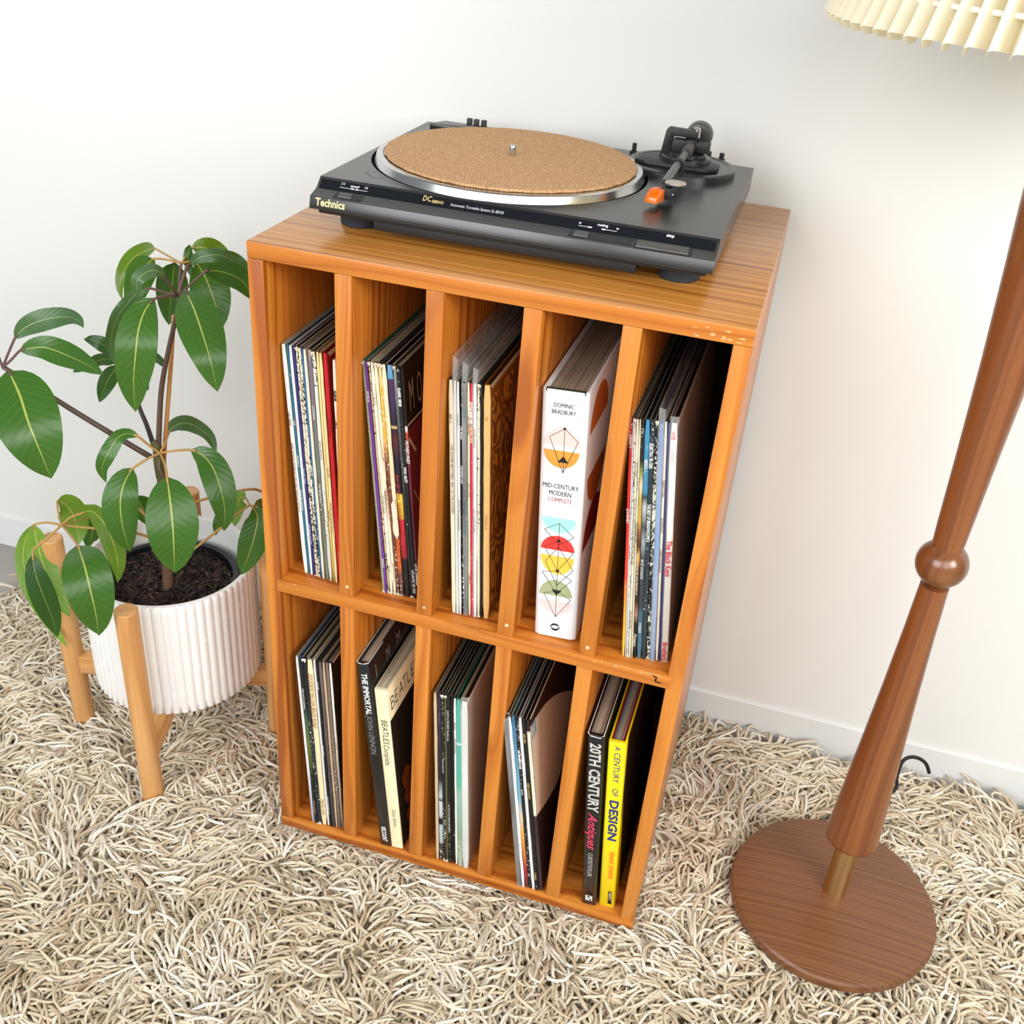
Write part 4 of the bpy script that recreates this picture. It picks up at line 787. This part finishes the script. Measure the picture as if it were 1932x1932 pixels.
PTX, PTY = -.2480, .1450
ZP0, ZP1 = .1280, .3285
POT = thing('plant_pot', 'white ribbed bamboo patterned pot standing in the wooden stand', 'pot', (PTX, PTY, ZP0))
PW = plain('white_glazed_ceramic', (246, 245, 243), .42, var=.02, nscale=20, coat=.15)
NR = 62; rb = .1235; hp = ZP1 - ZP0
def ribs(r, a, z):
    return r if r < .119 else r + .0032 * abs(math.sin(a * NR / 2)) ** .6 - .0032
g = G(); n = NR * 8
prof = [(.112, .004), (.1215, 0), (.1275, .003), (.1280, .02), (.1280, hp - .012), (.1275, hp - .003), (.1255, hp), (.1185, hp), (.1165, hp - .004), (.1165, .010), (.002, .010)]
g.lathe(prof, n=n, fn=ribs); g.obj('body', PW, POT, smooth=True, angle=.9)
g = G(); rnd = random.Random(5)
for k in range(NR):
    a = (k + .5) * 2 * PI / NR
    if k % 3 == 2: continue
    for zc in (rnd.uniform(.03, .09), rnd.uniform(.11, .17)):
        for dz, wd in ((0, .0040), (.0035, .0034), (-.0035, .0034)):
            pts = [((.1277 - .0006 * abs(t)) * math.cos(a + t * wd / .128), (.1277 - .0006 * abs(t)) * math.sin(a + t * wd / .128), zc + dz - .0010 * t * t) for t in (-1, -.5, 0, .5, 1)]
            g.tube(pts, .0008, 5)
g.obj('bamboo_joint', PW, POT, smooth=True)['kind'] = 'stuff'
NP_ = thing('nursery_pot', 'black plastic nursery pot of dark potting bark inside the white pot', 'pot', (PTX - .004, PTY - .004, ZP0 + .012))
hh = .148
G().lathe([(.085, 0), (.100, hh), (.1045, hh), (.1060, hh + .003), (.1045, hh + .006), (.0975, hh + .005), (.0965, hh - .02), (.0965, hh - .03), (.002, hh - .03)], n=72).obj('rim', plain('black_nursery_plastic', (24, 28, 34), .4), NP_, smooth=True, angle=.5)
SOIL = plain('dark_potting_bark', (58, 42, 36), .9, var=.28, nscale=90, bump=.6)
SOIL2 = plain('brown_bark', (92, 66, 54), .85, var=.25, nscale=120, bump=.6)
SOIL3 = plain('near_black_bark', (30, 23, 22), .95, var=.2, nscale=120, bump=.6)
g = G(); n = 40; v = [(0, 0, hh - .006)]
for j in range(1, 9):
    for i in range(n):
        r = .0975 * j / 8; a = 2 * PI * i / n; v.append((r * math.cos(a), r * math.sin(a), hh - .008 + .005 * noise.noise(Vector((r * math.cos(a) * 40, r * math.sin(a) * 40, 3)))))
f = [(0, 1 + i, 1 + (i + 1) % n) for i in range(n)] + [(1 + (j - 1) * n + i, 1 + j * n + i, 1 + j * n + (i + 1) % n, 1 + (j - 1) * n + (i + 1) % n) for j in range(1, 8) for i in range(n)]
g.add(v, f); g.obj('soil', SOIL3, NP_, smooth=True, angle=1.)
g = G(); rnd = random.Random(9)
for k in range(2100):
    r = .095 * math.sqrt(rnd.random()); a = rnd.random() * 2 * PI; s = rnd.uniform(.0012, .0042) * (1 if rnd.random() < .85 else 1.7)
    mt = Matrix.Translation((r * math.cos(a), r * math.sin(a), hh - .0065 + rnd.uniform(0, .004))) @ Matrix.Rotation(rnd.random() * 6.28, 4, 'Z') @ Matrix.Rotation(rnd.uniform(-.6, .6), 4, 'X') @ Matrix.Rotation(rnd.uniform(-.5, .5), 4, 'Y')
    e = rnd.uniform(.25, .6); g.box(-s * 1.3, s * rnd.uniform(.7, 1.5), -s * e, s * e, -s * .22, s * .22, rnd.choice((0, 0, 1, 2)), mtx=mt)
g.obj('bark_chips', [SOIL, SOIL2, SOIL3], NP_)['kind'] = 'stuff'

# ------------------------------------------------------------------ the plant
def leaf_mat(name, top, under, vein):
    t = NT(name); uv = t.coord('UV'); sp = t.new('ShaderNodeSeparateXYZ'); t.link(uv, sp.inputs[0]); U, V = sp.outputs[0], sp.outputs[1]
    au = t.math('ABSOLUTE', U)
    midw = t.math('SUBTRACT', .048, t.math('MULTIPLY', V, .036))
    midm = t.math('LESS_THAN', au, midw)
    ph = t.math('SUBTRACT', t.math('MULTIPLY', V, 13.0), t.math('MULTIPLY', t.math('POWER', au, .85), 2.4))
    vf = t.math('ABSOLUTE', t.math('SUBTRACT', t.math('FRACT', ph), .5))
    latm = t.math('LESS_THAN', vf, t.math('SUBTRACT', .030, t.math('MULTIPLY', au, .022)))
    o = t.coord(); n = t.noise(o, 14, 4)
    base = t.mix(n, srgb(*top), tuple(x * .78 for x in srgb(*top)[:3]) + (1,))
    geo = t.new('ShaderNodeNewGeometry'); base = t.mix(geo.outputs['Backfacing'], base, srgb(*under))
    c = t.mix(t.math('MULTIPLY', latm, .20), base, srgb(*vein)); c = t.mix(midm, c, srgb(*vein))
    t.set(col=c, rough=t.math('ADD', t.math('MULTIPLY', n, .15), .24), spec=.5)
    t.bump(t.math('MULTIPLY', vf, 1.), .35, .0008)
    tr = t.new('ShaderNodeBsdfTranslucent'); t.link(t.mix(.5, c, srgb(120, 190, 30)), tr.inputs[0]); mx = t.new('ShaderNodeMixShader'); mx.inputs[0].default_value = .16
    t.link(t.b.outputs[0], mx.inputs[1]); t.link(tr.outputs[0], mx.inputs[2]); t.link(mx.outputs[0], t.n['Material Output'].inputs[0]); return t.m
LM = {'n': leaf_mat('leaf_green', (62, 108, 34), (112, 140, 58), (178, 186, 96)),
      'g': leaf_mat('leaf_grey_green', (74, 108, 66), (120, 142, 84), (160, 176, 112)),
      'y': leaf_mat('leaf_olive', (100, 132, 30), (130, 156, 60), (190, 190, 90)),
      'd': leaf_mat('leaf_dark', (44, 86, 30), (84, 120, 48), (136, 154, 70)),
      'l': leaf_mat('leaf_young', (128, 170, 62), (160, 190, 90), (214, 206, 110))}
STEM = plain('brown_purple_stem', (96, 76, 66), .45, var=.1, nscale=30)
PETB = plain('purple_petiole', (112, 82, 76), .45, var=.1)
PETY = plain('ochre_petiole', (196, 152, 84), .45, var=.1)
BARKM = plain('grey_brown_bark', (128, 96, 72), .8, var=.25, nscale=70, bump=.5)
PL = thing('umbrella_plant', 'leafy umbrella plant with drooping leaves growing from the white pot', 'plant', (PTX, PTY, ZP0 + .15))
O = Vector(PL.location)
YC = .135
def pt3(p): return at(p[0], p[1], YC + (p[2] if len(p) > 2 else 0)) - O
def leaf(pts, wpx, m='n', pet=None, pm=None, fold=.22, roll=0., peak=.42, tipr=1.0, pr=.0017, under=False):
    """pts: midrib as (pixel u, pixel v, depth offset from the trunk); wpx: full width in pixels; roll: turn of the blade about its midrib"""
    P = [pt3(p) for p in pts]; S = smoothpts(P, 6); n = 18
    # resample evenly
    L = [0]
    for a, b in zip(S, S[1:]): L.append(L[-1] + (b - a).length)
    tot = L[-1]; Q = []
    for k in range(n + 1):
        t = tot * k / n; i = max(j for j in range(len(L)) if L[j] <= t + 1e-9); i = min(i, len(S) - 2)
        Q.append(S[i].lerp(S[i + 1], (t - L[i]) / max(L[i + 1] - L[i], 1e-9)))
    dist = (Q[n // 2] + O - CAMP).dot(_f); wid = wpx / F_PX * dist
    verts = []; uv = []; us = (-1, -.66, -.33, -.06, .06, .33, .66, 1); rnd = random.Random(len(COL.objects))
    for k, q in enumerate(Q):
        v = k / n; t = (Q[min(k + 1, n)] - Q[max(k - 1, 0)]).normalized(); view = (CAMP - (q + O)).normalized()
        side = t.cross(view)
        if side.length < .15: side = t.cross(Vector((0, -1, .3)))
        side.normalize(); nor = side.cross(t).normalized(); rr = roll
        s2 = side * math.cos(rr) + nor * math.sin(rr); n2 = nor * math.cos(rr) - side * math.sin(rr)
        x = v ** (math.log(.5) / math.log(peak)); hw = wid / 2 * (max(0., math.sin(PI * x)) ** .72) if 0 < v < 1 else 0
        if v > .80: hw = min(hw, wid / 2 * (.08 + .92 * ((1 - v) / .20) ** 1.2) * .80 * min(1, (1 - v) / .03))
        hw = max(hw, .0012 if v < .9 else .0003)
        for u in us:
            wv = .0016 * math.sin(9 * v + (2 if u > 0 else 0)) * abs(u)
            verts.append(q + s2 * (u * hw) + n2 * (fold * abs(u) * hw * .55 - .35 * fold * u * u * hw + wv)); uv.append((u, v))
    m_ = len(us); f = [(k * m_ + i, k * m_ + i + 1, (k + 1) * m_ + i + 1, (k + 1) * m_ + i) for k in range(n) for i in range(m_ - 1)]
    if under: f = [q[::-1] for q in f]
    o = mesh('leaf', verts, f, LM[m], PL, smooth=True, uv=uv)
    if pet:
        R = [pt3(p) for p in pet] + [Q[0], Q[1]]
        G().tube(smoothpts(R, 4), [pr] * (4 * (len(R) - 1)) + [pr * .5], 8).obj('petiole', pm or PETB, o, smooth=True, angle=1.)
    return o
def stem(pts, r, mat, name='stem', n=10):
    S = smoothpts([pt3(p) for p in pts], 6); r0, r1 = r if isinstance(r, tuple) else (r, r)
    return G().tube(S, [r0 + (r1 - r0) * i / (len(S) - 1) for i in range(len(S))], n).obj(name, mat, PL, smooth=True, angle=1.)
# trunk, stake and branches
ts = at(317, 1103, PTY - .015)
stem([(317, 1112, 0), (316, 1080, 0), (310, 990, 0), (305, 900, 0), (301, 845, 0)], (.0085, .0062), BARKM, 'trunk', 14)
stem([(306, 900, -.004), (300, 872, -.004), (297, 846, -.002), (290, 832, 0)], (.0085, .0055), plain('green_brown_bark', (104, 104, 52), .7, var=.3, nscale=60), 'trunk_node', 12)
stem([(309, 900, .012), (311, 840, .012), (320, 720, .012), (328, 595, .012)], .0030, plain('bamboo_stake', (214, 158, 96), .5), 'support_stake')
stem([(299, 845, 0), (304, 740, 0), (318, 660, 0), (334, 590, 0), (336, 558, 0)], (.0040, .0026), STEM)
stem([(336, 558, 0), (344, 530, .01), (352, 505, .02), (358, 500, .03)], (.0026, .0018), PETB)
stem([(284, 862, 0), (250, 842, -.01), (160, 788, -.03), (80, 738, -.05), (28, 706, -.06), (5, 692, -.06)], (.0042, .0030), STEM)
stem([(290, 840, 0), (276, 800, .02), (262, 765, .03), (246, 700, .05), (234, 684, .05)], (.0036, .0024), plain('dark_stem', (54, 42, 44), .5))
stem([(303, 856, -.002), (300, 880, -.012), (308, 900, -.013)], .0022, PETB)
C1 = (336, 558, 0)
# top whorl
leaf([(291, 564, -.05), (275, 583, -.065), (262, 618, -.085), (256, 665, -.10), (252, 720, -.10), (255, 777, -.095)], 76, 'n', [C1, (312, 559, -.03)])
leaf([(350, 549, -.02), (366, 583, -.045), (382, 630, -.07), (397, 680, -.085), (410, 739, -.085)], 84, 'n', [C1, (344, 552, -.01)], PETB)
leaf([(284, 544, -.02), (259, 552, -.03), (237, 577, -.05), (222, 597, -.06), (211, 628, -.065), (206, 655, -.065), (215, 684, -.06)], 27, 'g', [C1, (308, 551, -.01)], roll=.35)
leaf([(311, 523, -.04), (300, 513, -.055), (285, 510, -.07), (268, 519, -.08), (258, 533, -.085), (262, 566, -.08)], 30, 'g', [C1, (322, 540, -.02)], roll=-.45)
leaf([(387, 512, .02), (410, 511, .03), (438, 519, .04), (462, 535, .05), (484, 572, .06)], 46, 'd', [C1, (360, 536, .01)], roll=-.3)
leaf([(360, 500, .03), (373, 487, .03), (393, 482, .035), (414, 481, .045), (440, 492, .06), (466, 507, .07)], 26, 'g', None, roll=.2)
leaf([(400, 480, .07), (425, 484, .08), (450, 494, .09), (480, 520, .09)], 26, 'n', None)
C2 = (342, 497, .04)
stem([(338, 556, 0), (338, 530, .02), (340, 510, .035), C2], .0018, PETB)
leaf([(293, 469, .09), (275, 473, .11), (251, 487, .12), (233, 512, .12), (226, 540, .11), (231, 566, .10)], 34, 'y', [C2, (316, 482, .07)], PETY, roll=-.3, pr=.0014)
leaf([(291, 488, .04), (276, 500, .045), (265, 520, .05), (257, 545, .05), (249, 570, .045), (240, 594, .04)], 52, 'n', [C2, (316, 490, .05)], PETY, roll=.1, pr=.0014)
leaf([(329, 495, .08), (327, 515, .085), (324, 545, .09), (321, 575, .09), (318, 613, .085)], 58, 'd', [C2, (335, 493, .07)])
leaf([(362, 468, .07), (385, 467, .08), (404, 475, .09), (420, 495, .09), (427, 534, .08)], 44, 'y', [C2, (352, 482, .06)], PETY, roll=.15, pr=.0014)
leaf([(370, 495, .06), (386, 520, .065), (398, 550, .065), (408, 580, .06), (420, 618, .055)], 72, 'n', [C2, (356, 494, .05)], PETY)
leaf([(358, 462, .06), (356, 472, .06), (355, 486, .058), (356, 500, .055), (361, 522, .05)], 18, 'd', None)
# left whorl
C3 = (5, 693, -.06)
leaf([(28, 638, -.05), (47, 618, -.045), (80, 604, -.04), (121, 598, -.035), (146, 603, -.04), (158, 617, -.05)], 42, 'g', [C3, (15, 668, -.055)], roll=.2)
leaf([(38, 661, -.05), (80, 655, -.045), (121, 668, -.05), (162, 687, -.06), (195, 706, -.07)], 50, 'n', [C3, (20, 680, -.055)], roll=.1)
leaf([(16, 700, -.08), (36, 742, -.10), (54, 798, -.12), (74, 848, -.125), (96, 903, -.12)], 118, 'n', [C3, (9, 696, -.07)])
leaf([(-8, 660, -.06), (-40, 650, -.07), (-90, 690, -.08), (-120, 760, -.09)], 60, 'n', [C3, (0, 680, -.06)])
# small whorl behind
C4 = (236, 686, .05)
leaf([(222, 670, .06), (205, 656, .065), (188, 647, .07), (172, 641, .07), (158, 639, .07)], 30, 'd', [C4], PETB, pr=.0012)
leaf([(224, 680, .05), (200, 678, .05), (177, 683, .05), (138, 702, .04)], 26, 'd', [C4], PETB, roll=.5, pr=.0012)
leaf([(224, 690, .04), (211, 705, .035), (200, 725, .03), (187, 759, .02)], 32, 'd', [C4], PETB, pr=.0012)
leaf([(262, 678, .06), (285, 672, .065), (300, 680, .065), (313, 693, .06)], 22, 'd', [C4], PETB, roll=.4, pr=.0012)
leaf([(250, 700, .05), (264, 715, .05), (274, 726, .05), (279, 737, .05)], 20, 'd', [C4], PETB, pr=.0012)
# middle whorl
C5 = (302, 855, -.012)
leaf([(261, 824, -.03), (242, 818, -.035), (224, 824, -.045), (211, 842, -.055), (199, 864, -.065), (192, 885, -.065), (200, 912, -.06)], 32, 'n', [C5, (282, 841, -.02)], PETY, roll=-.35)
leaf([(318, 817, .02), (331, 803, .04), (352, 798, .055), (376, 808, .065), (396, 826, .065), (408, 853, .06)], 32, 'g', [C5, (311, 836, .0)], PETY, roll=.4)
leaf([(361, 849, -.01), (385, 861, -.01), (404, 887, -.02), (417, 925, -.03), (424, 962, -.035), (422, 1002, -.035)], 58, 'n', [C5, (332, 850, -.005)], PETY)
leaf([(250, 884, -.05), (235, 910, -.07), (227, 945, -.085), (231, 992, -.09), (245, 1041, -.085)], 66, 'n', [C5, (278, 866, -.03)], PETY)
leaf([(315, 900, -.06), (321, 945, -.08), (326, 995, -.095), (328, 1035, -.10), (329, 1081, -.095)], 96, 'n', [C5, (311, 876, -.04)], PETY)
# lower left whorl
C6 = (116, 991, -.05)
stem([(300, 1030, -.004), (279, 1013, -.01), (230, 1000, -.03), (180, 997, -.04), C6], (.0022, .0018), PETY, 'branch')
stem([(300, 1010, 0), (284, 985, .02), (270, 968, .03), (252, 950, .04)], .0022, PETY, 'branch')
leaf([(108, 946, -.01), (123, 951, .0), (136, 968, .005), (145, 995, .0), (148, 1027, -.01)], 54, 'l', [C6, (110, 968, -.03)], PETY, pr=.0014, roll=.2)
leaf([(152, 969, -.05), (172, 964, -.05), (195, 985, -.05), (212, 1020, -.055), (222, 1060, -.06), (221, 1100, -.06)], 44, 'y', [C6, (132, 977, -.05)], PETY, roll=-.4)
leaf([(147, 1030, -.13), (160, 1070, -.165), (172, 1120, -.18), (181, 1160, -.18), (186, 1199, -.175)], 88, 'n', [C6, (131, 1008, -.09)], PETY)
leaf([(62, 1047, -.09), (66, 1080, -.10), (82, 1125, -.105), (98, 1165, -.10), (108, 1202, -.095)], 46, 'd', [C6, (92, 1013, -.07), (64, 1036, -.085)], PETY)
leaf([(64, 990, -.045), (70, 1025, -.05), (85, 1075, -.06), (108, 1125, -.07), (132, 1164, -.075)], 46, 'l', [C6, (90, 986, -.045)], PETY)
leaf([(60, 992, -.03), (46, 1025, -.03), (44, 1060, -.04), (56, 1105, -.05), (84, 1160, -.06), (128, 1222, -.06)], 30, 'l', None)
leaf([(188, 972, .03), (178, 990, .03), (172, 1015, .03), (167, 1039, .025)], 40, 'n', [C6], PETY, pr=.0012)
leaf([(256, 936, .05), (264, 950, .055), (272, 968, .055), (276, 990, .05)], 42, 'n', None)
# right side
C7 = (471, 953, .03)
stem([(330, 1062, 0), (367, 1035, .0), (418, 995, .015), (450, 968, .025), C7], (.0021, .0017), PETY, 'branch')
stem([(308, 980, 0), (357, 952, .02), (400, 938, .04), (440, 928, .05), (478, 923, .07), (500, 930, .10)], (.0022, .0018), PETY, 'branch')
leaf([(477, 957, .02), (486, 975, .02), (481, 1008, .01), (470, 1045, 0), (455, 1084, -.005)], 54, 'n', [C7], PETY, pr=.0013)
leaf([(464, 940, .035), (455, 938, .04), (446, 955, .04), (444, 975, .035), (443, 993, .03)], 34, 'l', [C7], PETY, pr=.0013)
leaf([(424, 962, .03), (416, 975, .03), (410, 990, .025), (406, 1010, .02)], 20, 'n', None)
leaf([(480, 955, .05), (492, 950, .07), (500, 965, .09), (500, 990, .10)], 22, 'y', [C7], PETY, pr=.0013)

# ------------------------------------------------------------------ shag rug
RUG = thing('shag_rug', 'thick cream wool shag rug of long twisted yarn covering the floor', 'rug', (0, 0, ZF))
RX0, RX1, RY0, RY1 = -.750, 1.50, -.80, .452
G().prism([(RX0 + .02, RY0), (RX1, RY0), (RX1, RY1), (RX0 + .06, RY1), (RX0 + .02, RY1 - .05)], 0, .006, 'Z').obj('rug_backing', plain('woven_backing', (206, 190, 160), .9), RUG)
def yarn_mat():
    t = NT('wool_yarn'); uv = t.coord('UV'); sp = t.new('ShaderNodeSeparateXYZ'); t.link(uv, sp.inputs[0]); U, V = sp.outputs[0], sp.outputs[1]
    a = t.new('ShaderNodeAttribute'); a.attribute_name = 'tone'
    c = t.ramp(a.outputs['Fac'], [(0, srgb(202, 182, 152)), (.35, srgb(226, 212, 186)), (.7, srgb(243, 234, 214)), (1, srgb(252, 248, 238))])
    tw = t.math('SINE', t.math('ADD', t.math('MULTIPLY', U, 2 * PI * 2), t.math('MULTIPLY', V, 95)))
    n = t.noise(t.coord(), 900, 2)
    c = t.mix(t.ramp(tw, [(0, (.26,) * 3), (.5, (0,) * 3)]), c, srgb(176, 156, 126))
    t.set(col=c, rough=.9, spec=.12); t.bump(t.math('ADD', t.math('MULTIPLY', tw, .5), n), .35, .0008); return t.m
def build_pile():
    rg = np.random.default_rng(11)
    # value noise fields for the lie of the pile
    def field(scale, seed):
        r2 = np.random.default_rng(seed); g = r2.random((90, 90)) * 2 - 1
        def f(x, y):
            u = (x + 3) / scale; v = (y + 3) / scale; i = np.floor(u).astype(int); j = np.floor(v).astype(int); a = u - i; b = v - j
            a = a * a * (3 - 2 * a); b = b * b * (3 - 2 * b); i %= 90; j %= 90; i1 = (i + 1) % 90; j1 = (j + 1) % 90
            return (g[i, j] * (1 - a) + g[i1, j] * a) * (1 - b) + (g[i, j1] * (1 - a) + g[i1, j1] * a) * b
        return f
    f1, f2, f3, f4 = field(.085, 1), field(.085, 2), field(.035, 3), field(.11, 4)
    # tufts: a few yarns share each root
    step = .0119; gx, gy = np.meshgrid(np.arange(RX0, RX1, step), np.arange(RY0, RY1 - .002, step)); x = gx.ravel() + rg.normal(0, .003, gx.size); y = gy.ravel() + rg.normal(0, .003, gx.size)
    # keep to the part a camera near the photograph's could see
    edge = (x - (-.17)) * (.44) - (y - (-.40)) * 1.23     # > 0 is beyond the lower edge of the view
    keep = (edge / 1.306 < .27) & ~((x > .035) & (x < W - .035) & (y > .035) & (y < D - .03)) & (x < 1.32)
    keep &= ~((np.hypot(x - RX0 - .06, y - RY1 + .06) > .065) & (x < RX0 + .06) & (y > RY1 - .06))
    x, y = x[keep], y[keep]; per = 3
    x = np.repeat(x, per) + rg.normal(0, .0016, x.size * per); y = np.repeat(y, per) + rg.normal(0, .0016, x.size)
    y = np.minimum(y, RY1)
    N = x.size; base = np.arctan2(f2(x, y), f1(x, y)) + 1.3 * f3(x, y)
    low = rg.random(N) < .25; phi = np.where(low, rg.random(N) * 6.28, base + rg.normal(0, .34, N)); kap = rg.normal(0, .8, N) + (rg.random(N) < .10) * rg.choice([-4., 4.], N)
    Ln = rg.uniform(.042, .074, N) * (1 + .12 * f4(x, y)); e0 = np.where(low, rg.uniform(.3, .8, N), rg.uniform(.8, 1.4, N)); e1 = rg.uniform(-.75, .15, N)
    z0 = rg.uniform(.004, .016, N); S = 7; sides = 5; rad = rg.uniform(.0018, .0025, N)
    P = np.zeros((N, S + 1, 3)); P[:, 0] = np.stack([x, y, z0], 1)
    for k in range(S):
        t = (k + .5) / S; ph = phi + kap * t * t; el = e0 + (e1 - e0) * min(1, t * 1.55) ** .8
        if k: el = el + rg.normal(0, .10, N); ph = ph + rg.normal(0, .12, N)
        d = np.stack([np.cos(ph) * np.cos(el), np.sin(ph) * np.cos(el), np.sin(el)], 1); P[:, k + 1] = P[:, k] + d * (Ln / S)[:, None]
    P[:, :, 2] = np.maximum(P[:, :, 2], .004)
    # the pile gives way under the furniture
    top = -ZF
    def press(mask, lim): P[:, :, 2] = np.where(mask, np.minimum(P[:, :, 2], lim), P[:, :, 2])
    mg = .001; X, Y = P[:, :, 0], P[:, :, 1]
    press((X > -mg) & (X < W + mg) & (Y > -mg) & (Y < D + mg), top - .0035)
    near = np.clip(1 - np.maximum(np.maximum(-X, X - W), np.maximum(-Y, Y - D)) / .02, 0, 1)
    P[:, :, 2] -= np.where((near > 0) & (near <= 1), .006 * near * (P[:, :, 2] > .02), 0)
    dl = np.hypot(X - LX, Y - LY); press(dl < .1485, top + .0000); press(dl < .155, top + .012)
    for lx, ly in legs:
        dd = np.hypot(X - lx, Y - ly); press(dd < .0185, top - .0145); 
    P[:, :, 1] = np.minimum(P[:, :, 1], YW - .010)
    # tubes
    T_ = np.gradient(P, axis=1); T_ /= np.linalg.norm(T_, axis=2, keepdims=True) + 1e-9
    up = np.zeros_like(P); up[:, :, 2] = 1; b1 = np.cross(T_, up); nb = np.linalg.norm(b1, axis=2, keepdims=True)
    alt = np.zeros_like(P); alt[:, :, 0] = np.sin(phi)[:, None]; alt[:, :, 1] = -np.cos(phi)[:, None]
    b1 = np.where(nb < .25, alt, b1); b1 -= T_ * (b1 * T_).sum(2, keepdims=True); b1 /= np.linalg.norm(b1, axis=2, keepdims=True) + 1e-9; b2 = np.cross(T_, b1)
    prof = np.array([.9, 1, 1, 1, 1, 1, .95, .45]); an = np.arange(sides) * 2 * PI / sides
    R = rad[:, None] * prof[None]
    V = P[:, :, None, :] + (b1[:, :, None, :] * np.cos(an)[None, None, :, None] + b2[:, :, None, :] * np.sin(an)[None, None, :, None]) * R[:, :, None, None]
    V = V.reshape(-1, 3).astype(np.float32); nv = (S + 1) * sides
    k, i = np.meshgrid(np.arange(S), np.arange(sides), indexing='ij'); k = k.ravel(); i = i.ravel(); j = (i + 1) % sides
    quad = np.stack([k * sides + i, k * sides + j, (k + 1) * sides + j, (k + 1) * sides + i], 1)
    F = (quad[None] + (np.arange(N) * nv)[:, None, None]).reshape(-1, 4).astype(np.int32)
    me = bpy.data.meshes.new('pile'); me.vertices.add(len(V)); me.vertices.foreach_set('co', V.ravel()); me.loops.add(F.size); me.loops.foreach_set('vertex_index', F.ravel())
    me.polygons.add(len(F)); me.polygons.foreach_set('loop_start', np.arange(0, F.size, 4, dtype=np.int32)); me.polygons.foreach_set('loop_total', np.full(len(F), 4, np.int32))
    me.polygons.foreach_set('use_smooth', np.ones(len(F), bool))
    uvq = np.stack([np.stack([i / sides, k / S], 1), np.stack([(i + 1) / sides, k / S], 1), np.stack([(i + 1) / sides, (k + 1) / S], 1), np.stack([i / sides, (k + 1) / S], 1)], 1)
    uvl = me.uv_layers.new(name='UVMap'); uvl.data.foreach_set('uv', np.tile(uvq.reshape(1, -1), (N, 1)).astype(np.float32).ravel())
    tone = np.clip(rg.normal(.52, .24, N) + .18 * f4(x, y), 0, 1); at_ = me.attributes.new('tone', 'FLOAT', 'POINT'); at_.data.foreach_set('value', np.repeat(tone, nv).astype(np.float32))
    me.materials.append(yarn_mat()); me.update(); me.validate()
    o = bpy.data.objects.new('pile', me); COL.objects.link(o); o.parent = RUG; o['kind'] = 'stuff'
    print('yarns', N, 'tris', len(F) * 2)
build_pile()
build_texts()
